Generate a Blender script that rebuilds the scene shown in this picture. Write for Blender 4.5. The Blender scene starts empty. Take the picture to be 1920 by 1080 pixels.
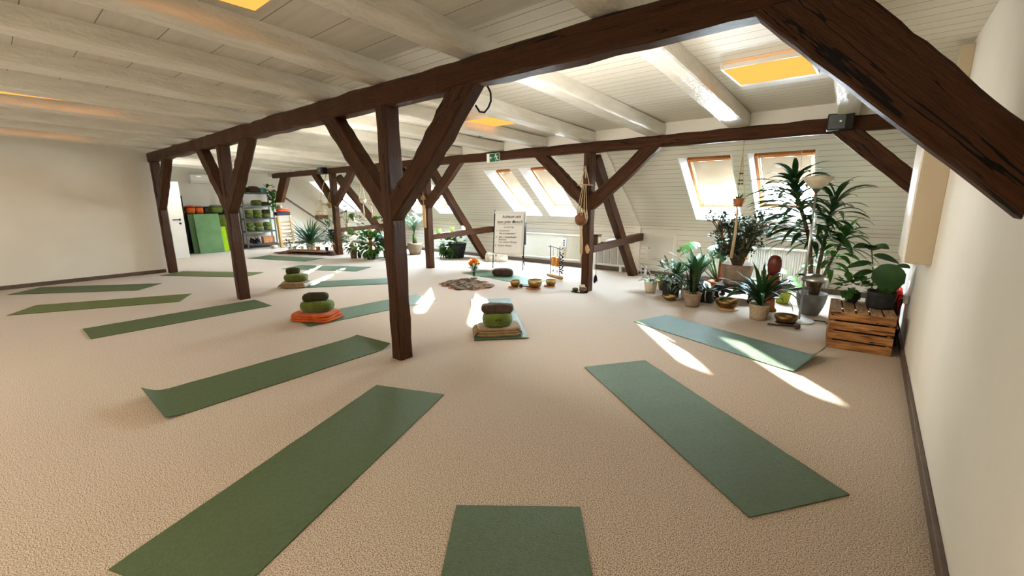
import bpy, math, random
from mathutils import Vector, Matrix
random.seed(7)
C = bpy.context.scene.collection
PI = math.pi
R = math.radians
V = Vector
U = random.uniform

# ------------------------------------------------------------------ mesh builder
class MB:
    def __init__(s):
        s.v = []; s.f = []
    def add(s, vs, fs):
        n = len(s.v); s.v += [tuple(p) for p in vs]; s.f += [tuple(i + n for i in f) for f in fs]
        return s
    def box(s, c, d, m=None):
        x, y, z = d[0] / 2, d[1] / 2, d[2] / 2
        vs = [V((a * x, b * y, e * z)) for a in (-1, 1) for b in (-1, 1) for e in (-1, 1)]
        if m is not None: vs = [m @ p for p in vs]
        vs = [p + V(c) for p in vs]
        return s.add(vs, [(0, 1, 3, 2), (4, 6, 7, 5), (0, 4, 5, 1), (2, 3, 7, 6), (0, 2, 6, 4), (1, 5, 7, 3)])
    def loft(s, secs, cap=True, closed=True):
        n = len(secs[0]); vs = [p for q in secs for p in q]; fs = []
        for i in range(len(secs) - 1):
            for j in range(n if closed else n - 1):
                k = (j + 1) % n
                fs.append((i * n + j, i * n + k, (i + 1) * n + k, (i + 1) * n + j))
        if cap:
            fs.append(tuple(range(n - 1, -1, -1))); fs.append(tuple((len(secs) - 1) * n + j for j in range(n)))
        return s.add(vs, fs)
    def lathe(s, prof, c=(0, 0, 0), n=28, sx=1, sy=1, wob=None):
        secs = []
        for k, (r, z) in enumerate(prof):
            r = max(r, 1e-4)
            secs.append([V((c[0] + r * sx * math.cos(2 * PI * j / n) * (wob(j, k) if wob else 1),
                            c[1] + r * sy * math.sin(2 * PI * j / n) * (wob(j, k) if wob else 1), c[2] + z)) for j in range(n)])
        return s.loft(secs)
    def tube(s, pts, r, n=7, cap=True):
        pts = [V(p) for p in pts]
        if len(pts) < 2: return s
        rs = r if isinstance(r, (list, tuple)) else [r] * len(pts)
        secs = []; up = None
        for i, p in enumerate(pts):
            t = (pts[min(i + 1, len(pts) - 1)] - pts[max(i - 1, 0)]).normalized()
            if up is None: up = V((0, 0, 1)) if abs(t.z) < .9 else V((1, 0, 0))
            a = t.cross(up)
            if a.length < 1e-4: a = t.cross(V((0, 1, 0)))
            a.normalize(); b = a.cross(t).normalized(); up = b
            secs.append([p + (a * math.cos(2 * PI * j / n) + b * math.sin(2 * PI * j / n)) * rs[i] for j in range(n)])
        return s.loft(secs, cap)
    def ball(s, c, r, n=12, m=8, sx=1, sy=1, sz=1):
        pr = [(r * math.sin(PI * k / m), -r * math.cos(PI * k / m) * sz) for k in range(m + 1)]
        return s.lathe(pr, c, n, sx, sy)
    def strap(s, base, az, L, W, e0, e1, n=7, fold=.25, tipw=0.0, tw=0.0, peak=.45, lift=None):
        """a long arching leaf: starts at elevation e0, ends at elevation e1 (radians)"""
        p = V(base); h = V((math.cos(az), math.sin(az), 0)); side = V((-math.sin(az), math.cos(az), 0))
        vs = []; fs = []
        for i in range(n + 1):
            t = i / n; e = e0 + (e1 - e0) * t ** 1.2
            d = h * math.cos(e) + V((0, 0, 1)) * math.sin(e); nr = -h * math.sin(e) + V((0, 0, 1)) * math.cos(e)
            w = W * .5 * (min(1, .35 + .65 * t / peak) if t < peak else max(tipw, 1 - ((t - peak) / (1 - peak)) ** 1.8))
            sd = side * math.cos(tw * t) + nr * math.sin(tw * t)
            vs += [p + sd * w + nr * w * fold, p.copy(), p - sd * w + nr * w * fold]
            if i < n: p = p + d * (L / n)
        for i in range(n):
            a = i * 3
            fs += [(a, a + 1, a + 4, a + 3), (a + 1, a + 2, a + 5, a + 4)]
        return s.add(vs, fs)
    def leaf(s, base, d, up, L, W, shape='ovate', curl=.25, n=8, fold=.15):
        """a broad leaf along direction d whose face looks towards up"""
        d = V(d).normalized(); up = V(up); side = d.cross(up)
        if side.length < 1e-3: side = d.cross(V((.3, 1, .2)))
        side.normalize(); nr = side.cross(d).normalized(); base = V(base); vs = []; fs = []
        for i in range(n + 1):
            t = i / n
            if shape == 'ovate': w = math.sin(PI * t ** .8) ** .8
            elif shape == 'round': w = math.sqrt(max(0, 1 - (2 * t - 1) ** 2))
            elif shape == 'heart': w = (1 - t) ** .7 * (.35 + 1.3 * min(1, t * 4)) if t > 0 else .3
            elif shape == 'spoon': w = math.sin(PI * min(1, t ** 1.5 * .97 + .03)) ** .7
            else: w = math.sin(PI * t)
            w *= W / 2
            p = base + d * (L * t) - nr * (curl * L * t * t)
            vs += [p + side * w + nr * w * fold, p, p - side * w + nr * w * fold]
        for i in range(n):
            a = i * 3
            fs += [(a, a + 1, a + 4, a + 3), (a + 1, a + 2, a + 5, a + 4)]
        return s.add(vs, fs)
    def split_leaf(s, base, d, up, L, W, lobes=6, curl=.35):
        """a swiss-cheese leaf: heart outline cut into lobes"""
        d = V(d).normalized(); side = d.cross(V(up)).normalized(); nr = side.cross(d).normalized(); base = V(base)
        def mid(t): return base + d * (L * t) - nr * (curl * L * t * t)
        def wid(t): return W / 2 * (max(0, 1 - t) ** .55) * min(1, .55 + 2.2 * t)
        for sg in (1, -1):
            for k in range(lobes):
                t0, t1 = k / lobes, (k + 1) / lobes
                te0, te1 = t0 + .02, t1 - .035
                sweep = .06
                a, b = mid(t0), mid(t1)
                def edge(t, fr):
                    w = wid(t) * fr
                    return mid(min(1, t + sweep * fr)) + side * sg * w + nr * (w * .12 - w * w / W * .5)
                m0, m1 = edge(t0, .35), edge(t1, .35)
                vs = [a, b, m1, m0, edge(te0, .75), edge(te1, .75), edge(te0 + .02, .97), edge(te1 - .015, 1.0)]
                s.add(vs, [(0, 1, 2, 3), (3, 2, 5, 4), (4, 5, 7, 6)])
        return s

def ob(name, mb, m, parent=None, smooth=True, loc=None, rot=None):
    me = bpy.data.meshes.new(name); me.from_pydata([tuple(p) for p in mb.v], [], mb.f); me.validate(); me.update()
    if smooth:
        for p in me.polygons: p.use_smooth = True
    o = bpy.data.objects.new(name, me); C.objects.link(o)
    if m: me.materials.append(m)
    if parent: o.parent = parent
    if loc is not None: o.location = loc
    if rot is not None: o.rotation_euler = rot
    return o
def bev(o, w=.004, seg=2):
    m = o.modifiers.new('bevel', 'BEVEL'); m.width = w; m.segments = seg; m.limit_method = 'ANGLE'; m.angle_limit = R(40)
    return o
def sub(o, lv=1):
    m = o.modifiers.new('smooth', 'SUBSURF'); m.levels = lv; m.render_levels = lv; return o
def thin(o, t=.003):
    m = o.modifiers.new('thick', 'SOLIDIFY'); m.thickness = t; m.offset = 0; return o
def tag(o, label, cat, group=None, kind=None):
    o['label'] = label; o['category'] = cat
    if group: o['group'] = group
    if kind: o['kind'] = kind
    return o
def thing(name, label, cat, loc=(0, 0, 0), rz=0, group=None):
    o = bpy.data.objects.new(name, None); C.objects.link(o); o.location = loc; o.rotation_euler = (0, 0, rz)
    o.empty_display_size = .05
    return tag(o, label, cat, group)
def struct(o):
    o['kind'] = 'structure'; return o
def B(c, d, m=None): return MB().box(c, d, m)

# ------------------------------------------------------------------ materials
def mat(name, col, rough=.6, col2=None, ns=6, stretch=(1, 1, 1), bump=0, bs=40, bstretch=None, metal=0, planks=None, cracks=None,
        spec=.4, emit=None, lo=.35, hi=.65, sheen=0, transl=0, coord='Object', coat=0):
    m = bpy.data.materials.new(name); m.use_nodes = True
    nt = m.node_tree; N = nt.nodes; L = nt.links; bs_ = N['Principled BSDF']; out = N['Material Output']
    bs_.inputs['Roughness'].default_value = rough; bs_.inputs['Metallic'].default_value = metal
    bs_.inputs['Specular IOR Level'].default_value = spec
    if sheen: bs_.inputs['Sheen Weight'].default_value = sheen
    if coat: bs_.inputs['Coat Weight'].default_value = coat
    tc = N.new('ShaderNodeTexCoord'); src = tc.outputs[coord]
    def mapped(st):
        mp = N.new('ShaderNodeMapping'); mp.inputs['Scale'].default_value = st; L.new(src, mp.inputs['Vector']); return mp.outputs[0]
    c4 = lambda c: (c[0], c[1], c[2], 1)
    cur = None
    rgb = N.new('ShaderNodeRGB'); rgb.outputs[0].default_value = c4(col); cur = rgb.outputs[0]
    if col2 is not None:
        nz = N.new('ShaderNodeTexNoise'); nz.inputs['Scale'].default_value = ns; nz.inputs['Detail'].default_value = 5
        L.new(mapped(stretch), nz.inputs['Vector'])
        mr = N.new('ShaderNodeMapRange'); mr.inputs[1].default_value = lo; mr.inputs[2].default_value = hi; L.new(nz.outputs['Fac'], mr.inputs[0])
        mx = N.new('ShaderNodeMix'); mx.data_type = 'RGBA'; L.new(mr.outputs[0], mx.inputs[0]); L.new(cur, mx.inputs[6]); mx.inputs[7].default_value = c4(col2)
        cur = mx.outputs[2]
    hgt = None
    def addh(sock, k):
        nonlocal hgt
        mu = N.new('ShaderNodeMath'); mu.operation = 'MULTIPLY'; mu.inputs[1].default_value = k; L.new(sock, mu.inputs[0])
        if hgt is None: hgt = mu.outputs[0]
        else:
            ad = N.new('ShaderNodeMath'); ad.operation = 'ADD'; L.new(hgt, ad.inputs[0]); L.new(mu.outputs[0], ad.inputs[1]); hgt = ad.outputs[0]
    if cracks is not None:   # (stretch, scale, threshold, dark colour)
        st, sc, th, dc = cracks
        nz = N.new('ShaderNodeTexNoise'); nz.inputs['Scale'].default_value = sc; nz.inputs['Detail'].default_value = 3
        L.new(mapped(st), nz.inputs['Vector'])
        ab = N.new('ShaderNodeMath'); ab.operation = 'SUBTRACT'; ab.inputs[1].default_value = .5; L.new(nz.outputs['Fac'], ab.inputs[0])
        ab2 = N.new('ShaderNodeMath'); ab2.operation = 'ABSOLUTE'; L.new(ab.outputs[0], ab2.inputs[0])
        # cracks only in places
        n2 = N.new('ShaderNodeTexNoise'); n2.inputs['Scale'].default_value = sc * .35; L.new(mapped(st), n2.inputs['Vector'])
        g = N.new('ShaderNodeMapRange'); g.inputs[1].default_value = .5; g.inputs[2].default_value = .62; g.inputs[3].default_value = 0; g.inputs[4].default_value = th; L.new(n2.outputs['Fac'], g.inputs[0])
        lt = N.new('ShaderNodeMath'); lt.operation = 'LESS_THAN'; L.new(ab2.outputs[0], lt.inputs[0]); L.new(g.outputs[0], lt.inputs[1])
        mx = N.new('ShaderNodeMix'); mx.data_type = 'RGBA'; L.new(lt.outputs[0], mx.inputs[0]); L.new(cur, mx.inputs[6]); mx.inputs[7].default_value = c4(dc); cur = mx.outputs[2]
        addh(lt.outputs[0], -.6)
    if planks is not None:   # (axis vector, pitch, dark colour, line width as a share)
        ax, pitch, dc, lw = planks
        dp = N.new('ShaderNodeVectorMath'); dp.operation = 'DOT_PRODUCT'; dp.inputs[1].default_value = ax; L.new(src, dp.inputs[0])
        dv = N.new('ShaderNodeMath'); dv.operation = 'DIVIDE'; dv.inputs[1].default_value = pitch; L.new(dp.outputs['Value'], dv.inputs[0])
        fr = N.new('ShaderNodeMath'); fr.operation = 'FRACT'; L.new(dv.outputs[0], fr.inputs[0])
        sb = N.new('ShaderNodeMath'); sb.operation = 'SUBTRACT'; sb.inputs[1].default_value = .5; L.new(fr.outputs[0], sb.inputs[0])
        ab = N.new('ShaderNodeMath'); ab.operation = 'ABSOLUTE'; L.new(sb.outputs[0], ab.inputs[0])
        mr = N.new('ShaderNodeMapRange'); mr.inputs[1].default_value = .5 - lw; mr.inputs[2].default_value = .5 - lw * .4; L.new(ab.outputs[0], mr.inputs[0])
        mx = N.new('ShaderNodeMix'); mx.data_type = 'RGBA'; L.new(mr.outputs[0], mx.inputs[0]); L.new(cur, mx.inputs[6]); mx.inputs[7].default_value = c4(dc); cur = mx.outputs[2]
        addh(mr.outputs[0], -.8)
    if bump:
        nz = N.new('ShaderNodeTexNoise'); nz.inputs['Scale'].default_value = bs; nz.inputs['Detail'].default_value = 4
        L.new(mapped(bstretch or stretch), nz.inputs['Vector']); addh(nz.outputs['Fac'], 1)
    if hgt is not None:
        bp = N.new('ShaderNodeBump'); bp.inputs['Strength'].default_value = bump or .4; bp.inputs['Distance'].default_value = .012
        L.new(hgt, bp.inputs['Height']); L.new(bp.outputs[0], bs_.inputs['Normal'])
    L.new(cur, bs_.inputs['Base Color'])
    if emit:
        bs_.inputs['Emission Color'].default_value = c4(emit[0]); bs_.inputs['Emission Strength'].default_value = emit[1]
    if transl:
        tr = N.new('ShaderNodeBsdfTranslucent'); L.new(cur, tr.inputs[0]); ms = N.new('ShaderNodeMixShader'); ms.inputs[0].default_value = transl
        L.new(bs_.outputs[0], ms.inputs[1]); L.new(tr.outputs[0], ms.inputs[2]); L.new(ms.outputs[0], out.inputs[0])
    return m

def glass_mat(name, tint=(1, 1, 1), gloss=.06):
    m = bpy.data.materials.new(name); m.use_nodes = True; nt = m.node_tree; N = nt.nodes; L = nt.links
    N.remove(N['Principled BSDF']); t = N.new('ShaderNodeBsdfTransparent'); t.inputs[0].default_value = (*tint, 1)
    g = N.new('ShaderNodeBsdfGlossy'); g.inputs['Roughness'].default_value = .03; mx = N.new('ShaderNodeMixShader'); mx.inputs[0].default_value = gloss
    L.new(t.outputs[0], mx.inputs[1]); L.new(g.outputs[0], mx.inputs[2]); L.new(mx.outputs[0], N['Material Output'].inputs[0]); return m

WOOD = mat('dark_timber', (.054, .0195, .0056), .42, (.092, .035, .011), 6, (9, 9, .6), .8, 24, (9, 9, .7), cracks=((13, 13, .3), 1.8, .020, (.006, .002, .001)), lo=.3, hi=.7, spec=.30)
WHITEWOOD = mat('white_painted_timber', (.81, .78, .71), .33, (.72, .69, .61), 5, (3, 3, .7), .8, 16, (2.5, 2.5, 1.3), spec=.5)
CREAM = (.78, .72, .60)
WALLM = mat('cream_plaster', (.80, .765, .685), .75, (.765, .73, .65), 2, bump=.08, bs=90)
CEILM = mat('ceiling_boards', (.80, .765, .68), .45, (.76, .725, .64), 3, (.4, 6, 1), .12, 20, (.5, 8, 1), planks=((0, 1, 0), .125, (.15, .12, .09), .026))
CEILW = mat('wide_ceiling_boards', (.66, .63, .56), .5, (.60, .57, .50), 3, (.4, 6, 1), .12, 20, (.5, 8, 1), planks=((0, 1, 0), .33, (.12, .09, .07), .010))
TH = R(40); SL = (0, -math.cos(TH), math.sin(TH))
SLOPEM = mat('sloped_boards', (.82, .785, .70), .5, (.79, .75, .665), 3, (.3, 5, 5), .1, 20, (.5, 8, 8), planks=(SL, .098, (.30, .26, .20), .036))
KNEEM = mat('knee_wall_boards', (.82, .785, .70), .5, (.79, .75, .665), 3, (.3, 5, 5), .1, 20, (.5, 8, 8), planks=((0, 0, 1), .098, (.30, .26, .20), .036))
TRIMW = mat('white_trim', (.82, .78, .70), .4, (.79, .74, .65), 5, bump=.05, bs=60)
REVEAL = mat('window_reveal_white', (.86, .86, .85), .5, (.83, .83, .82), 5, bump=.03, bs=60)
BASEB = mat('brown_baseboard', (.16, .12, .095), .5, (.12, .09, .07), 9, bump=.1, bs=30)
PINE = mat('orange_pine', (.46, .19, .06), .4, (.36, .14, .04), 6, (8, 8, 1), .15, 30, (8, 8, 1))
CARPET = mat('beige_carpet', (.66, .56, .455), .95, (.21, .155, .105), 190, bump=.22, bs=420, lo=.43, hi=.61, spec=.1, sheen=.15)
MATG = mat('green_yoga_mat', (.085, .125, .055), .55, (.105, .148, .07), 60, bump=.55, bs=190, spec=.45)
MATO = mat('olive_yoga_mat', (.125, .155, .055), .58, (.145, .175, .06), 60, bump=.5, bs=190, spec=.4)
MATT = mat('teal_yoga_mat', (.095, .155, .095), .42, (.10, .17, .10), 60, bump=.55, bs=190, spec=.5)
GREENF = mat('green_cushion_cloth', (.13, .17, .018), .85, (.085, .115, .014), 9, bump=.35, bs=120, sheen=.3)
BROWNF = mat('brown_cushion_cloth', (.055, .028, .016), .9, (.085, .05, .03), 14, bump=.4, bs=120, sheen=.3)
OLIVEF = mat('dark_olive_cloth', (.035, .034, .012), .9, (.06, .055, .02), 12, bump=.4, bs=120)
BEIGEF = mat('beige_blanket_cloth', (.33, .22, .11), .95, (.24, .155, .075), 18, bump=.6, bs=140, sheen=.3)
ORANGEF = mat('orange_blanket_cloth', (.58, .125, .010), .9, (.42, .075, .006), 14, bump=.5, bs=140, sheen=.2)
WHITE = mat('white_plastic', (.80, .79, .75), .35, (.78, .77, .73), 4)
RADW = mat('radiator_enamel', (.80, .77, .68), .35, (.78, .75, .66), 4)
BLACK = mat('black_plastic', (.012, .012, .012), .4, (.018, .018, .018), 8)
GREYM = mat('grey_steel', (.13, .14, .14), .4, (.10, .11, .11), 8, metal=.3)
SILVER = mat('brushed_silver', (.55, .54, .52), .3, (.50, .49, .47), 10, (1, 1, 8), metal=.9)
BRASS = mat('hammered_brass', (.44, .32, .15), .30, (.28, .19, .07), 14, bump=.35, bs=60, metal=.95)
DBRASS = mat('dark_bronze', (.30, .20, .09), .35, (.18, .115, .05), 14, bump=.35, bs=60, metal=.9)
COPPER = mat('satin_copper', (.70, .36, .10), .35, (.60, .28, .07), 10, metal=.8)
TERRA = mat('terracotta', (.42, .16, .075), .8, (.33, .12, .055), 12, bump=.2, bs=60)
COASTER = mat('brown_felt', (.38, .17, .075), .95, (.30, .13, .06), 30, bump=.3, bs=120)
CONC = mat('grey_concrete', (.20, .195, .175), .8, (.15, .145, .13), 10, bump=.2, bs=60)
TAUPE = mat('taupe_clay', (.33, .25, .18), .8, (.26, .19, .135), 12, bump=.2, bs=60)
DARKP = mat('charcoal_clay', (.022, .024, .024), .75, (.035, .036, .035), 18, bump=.3, bs=70)
CREAMP = mat('cream_ceramic', (.62, .55, .42), .35, (.50, .42, .30), 8)
BASKET = mat('woven_basket', (.55, .45, .32), .85, (.36, .27, .17), 45, (1, 1, 3), .6, 70)
RATTAN = mat('white_rattan', (.82, .76, .62), .7, (.74, .66, .50), 20)
LIMEP = mat('lime_plastic', (.38, .42, .03), .4, (.34, .38, .025), 8)
SOIL = mat('dark_soil', (.028, .016, .010), .95, (.06, .035, .02), 60, bump=.9, bs=90)
ROPE = mat('cotton_rope', (.66, .54, .36), .9, (.52, .40, .24), 60, bump=.4, bs=150)
LEAFD = mat('dark_green_leaf', (.016, .055, .016), .4, (.035, .095, .024), 9, spec=.5, transl=.10)
LEAFM = mat('mid_green_leaf', (.035, .11, .02), .4, (.07, .17, .03), 8, spec=.5, transl=.2)
LEAFL = mat('light_green_leaf', (.13, .30, .03), .42, (.20, .38, .06), 8, spec=.45, transl=.3)
LEAFS = mat('silvery_leaf', (.055, .12, .065), .55, (.16, .22, .14), 22, spec=.5, transl=.1)
LEAFV = mat('variegated_leaf', (.03, .075, .03), .55, (.26, .30, .19), 26, spec=.5, transl=.15, lo=.45, hi=.55)
LEAFJ = mat('jade_leaf', (.028, .065, .03), .6, (.07, .12, .06), 30, spec=.2)
SANS = mat('banded_sansevieria', (.012, .032, .012), .4, (.06, .085, .03), 11, (1, 1, 9), lo=.45, hi=.55)
STEM = mat('brown_stem', (.13, .085, .045), .8, (.20, .14, .08), 14, (1, 1, 5), .3, 50)
GSTEM = mat('green_stem', (.07, .12, .025), .6, (.11, .16, .05), 10)
CRATEW = mat('burnt_crate_wood', (.46, .235, .085), .6, (.20, .085, .028), 4, (1.5, 9, 9), .35, 26, (1.5, 10, 10), cracks=((.6, 8, 8), 1.5, .016, (.04, .016, .007)))
CRATET = mat('pale_crate_wood', (.40, .28, .17), .6, (.24, .14, .07), 5, (9, 1.2, 9), .3, 26, (10, 1.2, 10))
LIGHTW = mat('light_wood', (.58, .38, .19), .5, (.46, .29, .13), 6, (6, 1, 6), .15, 30)
DARKW = mat('dark_carved_wood', (.022, .014, .010), .4, (.035, .022, .015), 10, bump=.3, bs=40)
PAPER = mat('flipchart_paper', (.90, .88, .84), .7, (.87, .85, .81), 4)
INK = mat('black_ink', (.01, .01, .012), .6, (.02, .02, .02), 5)
EXITG = mat('exit_sign_green', (.006, .11, .045), .4, (.008, .13, .05), 5)
EXITW = mat('exit_sign_white', (.82, .84, .78), .4, (.80, .82, .76), 5)
BLINDM = mat('beige_blind_cloth', (.50, .40, .29), .8, (.46, .365, .26), 5, bump=.15, bs=30, transl=.004)
PANEL = mat('light_panel_glow', (.03, .015, .004), 1.0, spec=0, emit=((1.0, .40, .095), .74))
PANELF = mat('panel_frame', (.62, .57, .48), .4, (.58, .53, .44), 6)
GLASS = glass_mat('window_glass', (.97, .99, 1))
VASEG = glass_mat('vase_glass', (.80, .88, .82), .16)
FROST = mat('frosted_green_glass', (.35, .50, .12), .25, (.45, .60, .20), 8, emit=((.5, .75, .2), .25))
CANDLE = mat('white_candle_glass', (.85, .85, .75), .3, (.8, .8, .7), 6, emit=((1, .95, .75), .5))
FLORA = mat('orange_petals', (.90, .30, .012), .6, (.95, .46, .02), 20, transl=.2)
FLORY = mat('yellow_petals', (.95, .56, .03), .6, (.95, .42, .02), 20, transl=.2)
FLORR = mat('deep_red_petals', (.45, .05, .03), .6, (.6, .10, .05), 20, transl=.2)
SCARF = mat('patterned_scarf_cloth', (.22, .13, .065), .9, (.035, .035, .02), 16, bump=.5, bs=50, lo=.46, hi=.54)
SCARFP = mat('pink_scarf_lining', (.50, .22, .15), .9, (.40, .15, .10), 10, bump=.3, bs=60)
REDM = mat('red_enamel', (.60, .02, .015), .3, (.52, .018, .014), 5)
REDW = mat('red_brown_wood', (.17, .038, .02), .3, (.12, .025, .014), 6, (1, 1, 4), .1, 30)
ORW = mat('orange_wood', (.40, .15, .04), .4, (.28, .09, .025), 6, (1, 1, 4), .1, 30)
CARD = mat('orange_cardboard', (.55, .27, .13), .8, (.48, .22, .10), 6)
GREENMATTRESS = mat('sage_foam_mat', (.16, .27, .13), .75, (.13, .23, .105), 4, bump=.1, bs=60)
LIMEC = mat('lime_cloth', (.42, .62, .02), .8, (.36, .54, .015), 8)
NAVY = mat('navy_cloth', (.02, .018, .05), .9, (.04, .03, .03), 6)
GREYW = mat('grey_wall_duct', (.42, .40, .36), .6, (.38, .36, .32), 4)
CABM = mat('tan_cabinet_paint', (.50, .42, .30), .5, (.47, .39, .275), 3)

# ------------------------------------------------------------------ room shell
YK, ZK = 7.98, .916
CT, ST = math.cos(TH), math.sin(TH)
def slope_pt(x, s, d=0): return V((x, YK - s * CT + d * ST, ZK + s * ST + d * CT))   # s up the slope, d outwards
def zj(y): return 2.39 - (y - 2.22) * (.031 if y > 2.22 else .045)      # underside of the joists
def zc(y): return zj(y) + .165                                        # boards
XL, XR, XG, YB = -11.29, .40, -15.15, -2.6
struct(ob('floor', B((-7.4, 2.8, -.05), (15.9, 11.2, .1)), CARPET, smooth=False))
def quad(name, pts, m, th=.06, out=None):
    """a slab from four corners, thickened away from the room along out"""
    pts = [V(p) for p in pts]; o = V(out) * th
    mb = MB().add(pts + [p + o for p in pts], [(0, 1, 2, 3), (7, 6, 5, 4), (0, 4, 5, 1), (1, 5, 6, 2), (2, 6, 7, 3), (3, 7, 4, 0)])
    return struct(ob(name, mb, m, smooth=False))
ys = [YB, 2.22, 2.36, 5.95]
quad('ceiling', [(XG, 2.2, zc(2.2)), (XR, 2.2, zc(2.2)), (XR, 6.12, zc(6.12)), (XG, 6.12, zc(6.12))], CEILM, out=(0, 0, 1))
quad('ceiling', [(XL - .12, YB, zc(YB)), (XR, YB, zc(YB)), (XR, 2.2, zc(2.2)), (XL - .12, 2.2, zc(2.2))], CEILW, out=(0, 0, 1))
quad('wall_left', [(XL, YB, 0), (XL, 2.36, 0), (XL, 2.36, 2.7), (XL, YB, 2.9)], WALLM, .12, (-1, 0, 0))
quad('wall_right', [(XR, YB, 0), (XR, 8.3, 0), (XR, 8.3, 2.9), (XR, YB, 2.9)], WALLM, .12, (1, 0, 0))
quad('wall_back', [(XL, YB, 0), (XR, YB, 0), (XR, YB, 2.9), (XL, YB, 2.9)], WALLM, .1, (0, -1, 0))
quad('wall_gable', [(XG, 2.2, 0), (XG, 8.3, 0), (XG, 8.3, 2.9), (XG, 2.2, 2.9)], WALLM, .1, (-1, 0, 0))
quad('wall_alcove', [(XG, 2.36, 0), (XL - .11, 2.36, 0), (XL - .11, 2.36, 2.8), (XG, 2.36, 2.8)], WALLM, .1, (0, -1, 0))
quad('wall_knee', [(XG, YK, 0), (XR, YK, 0), (XR, YK, ZK), (XG, YK, ZK)], KNEEM, .08, (0, 1, 0))
# boards closing the gap above the back purlin
quad('wall_eave', [(XG, 5.985, 2.2), (XR, 5.985, 2.2), (XR, 5.985, zc(5.985) + .02), (XG, 5.985, zc(5.985) + .02)], WALLM, .02, (0, 1, 0))
# sloped roof with window openings
S0, S1 = .287, 1.736
WINX = [(-2.30, -1.585), (-1.375, -.615), (-6.255, -5.545), (-5.335, -4.61), (-9.97, -9.25), (-8.93, -8.17), (-13.83, -13.13), (-12.98, -12.27)]
STOP = 2.62
def slope_slab(mb, x0, x1, s0, s1, t=.045):
    a = [slope_pt(x0, s0), slope_pt(x1, s0), slope_pt(x1, s1), slope_pt(x0, s1)]; b = [slope_pt(x0, s0, t), slope_pt(x1, s0, t), slope_pt(x1, s1, t), slope_pt(x0, s1, t)]
    mb.add(a + b, [(0, 1, 2, 3), (7, 6, 5, 4), (0, 4, 5, 1), (1, 5, 6, 2), (2, 6, 7, 3), (3, 7, 4, 0)])
mb = MB(); slope_slab(mb, XG, XR, -.06, S0); slope_slab(mb, XG, XR, S1, STOP)
xs = [XG] + [v for w in sorted(WINX) for v in w] + [XR]
for i in range(0, len(xs), 2): slope_slab(mb, xs[i], xs[i + 1], S0, S1)
struct(ob('ceiling_slope', mb, SLOPEM, smooth=False))
# outer roof skin so that light enters by the windows only
mb = MB()
def roof_slab(x0, x1, s0, s1, d0=.30, d1=.36):
    a = [slope_pt(x0, s0, d0), slope_pt(x1, s0, d0), slope_pt(x1, s1, d0), slope_pt(x0, s1, d0)]; b = [slope_pt(x0, s0, d1), slope_pt(x1, s0, d1), slope_pt(x1, s1, d1), slope_pt(x0, s1, d1)]
    mb.add(a + b, [(0, 1, 2, 3), (7, 6, 5, 4), (0, 4, 5, 1), (1, 5, 6, 2), (2, 6, 7, 3), (3, 7, 4, 0)])
FS0, FS1 = .30, 1.43
roof_slab(XG - .2, XR + .2, -.5, FS0 + .02); roof_slab(XG - .2, XR + .2, FS1 - .02, 3.2)
for i in range(0, len(xs), 2): roof_slab(xs[i] - (.2 if i == 0 else .02), xs[i + 1] + (.2 if i + 2 >= len(xs) else .02), FS0, FS1)
struct(ob('roof', mb, GREYM, smooth=False))

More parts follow.
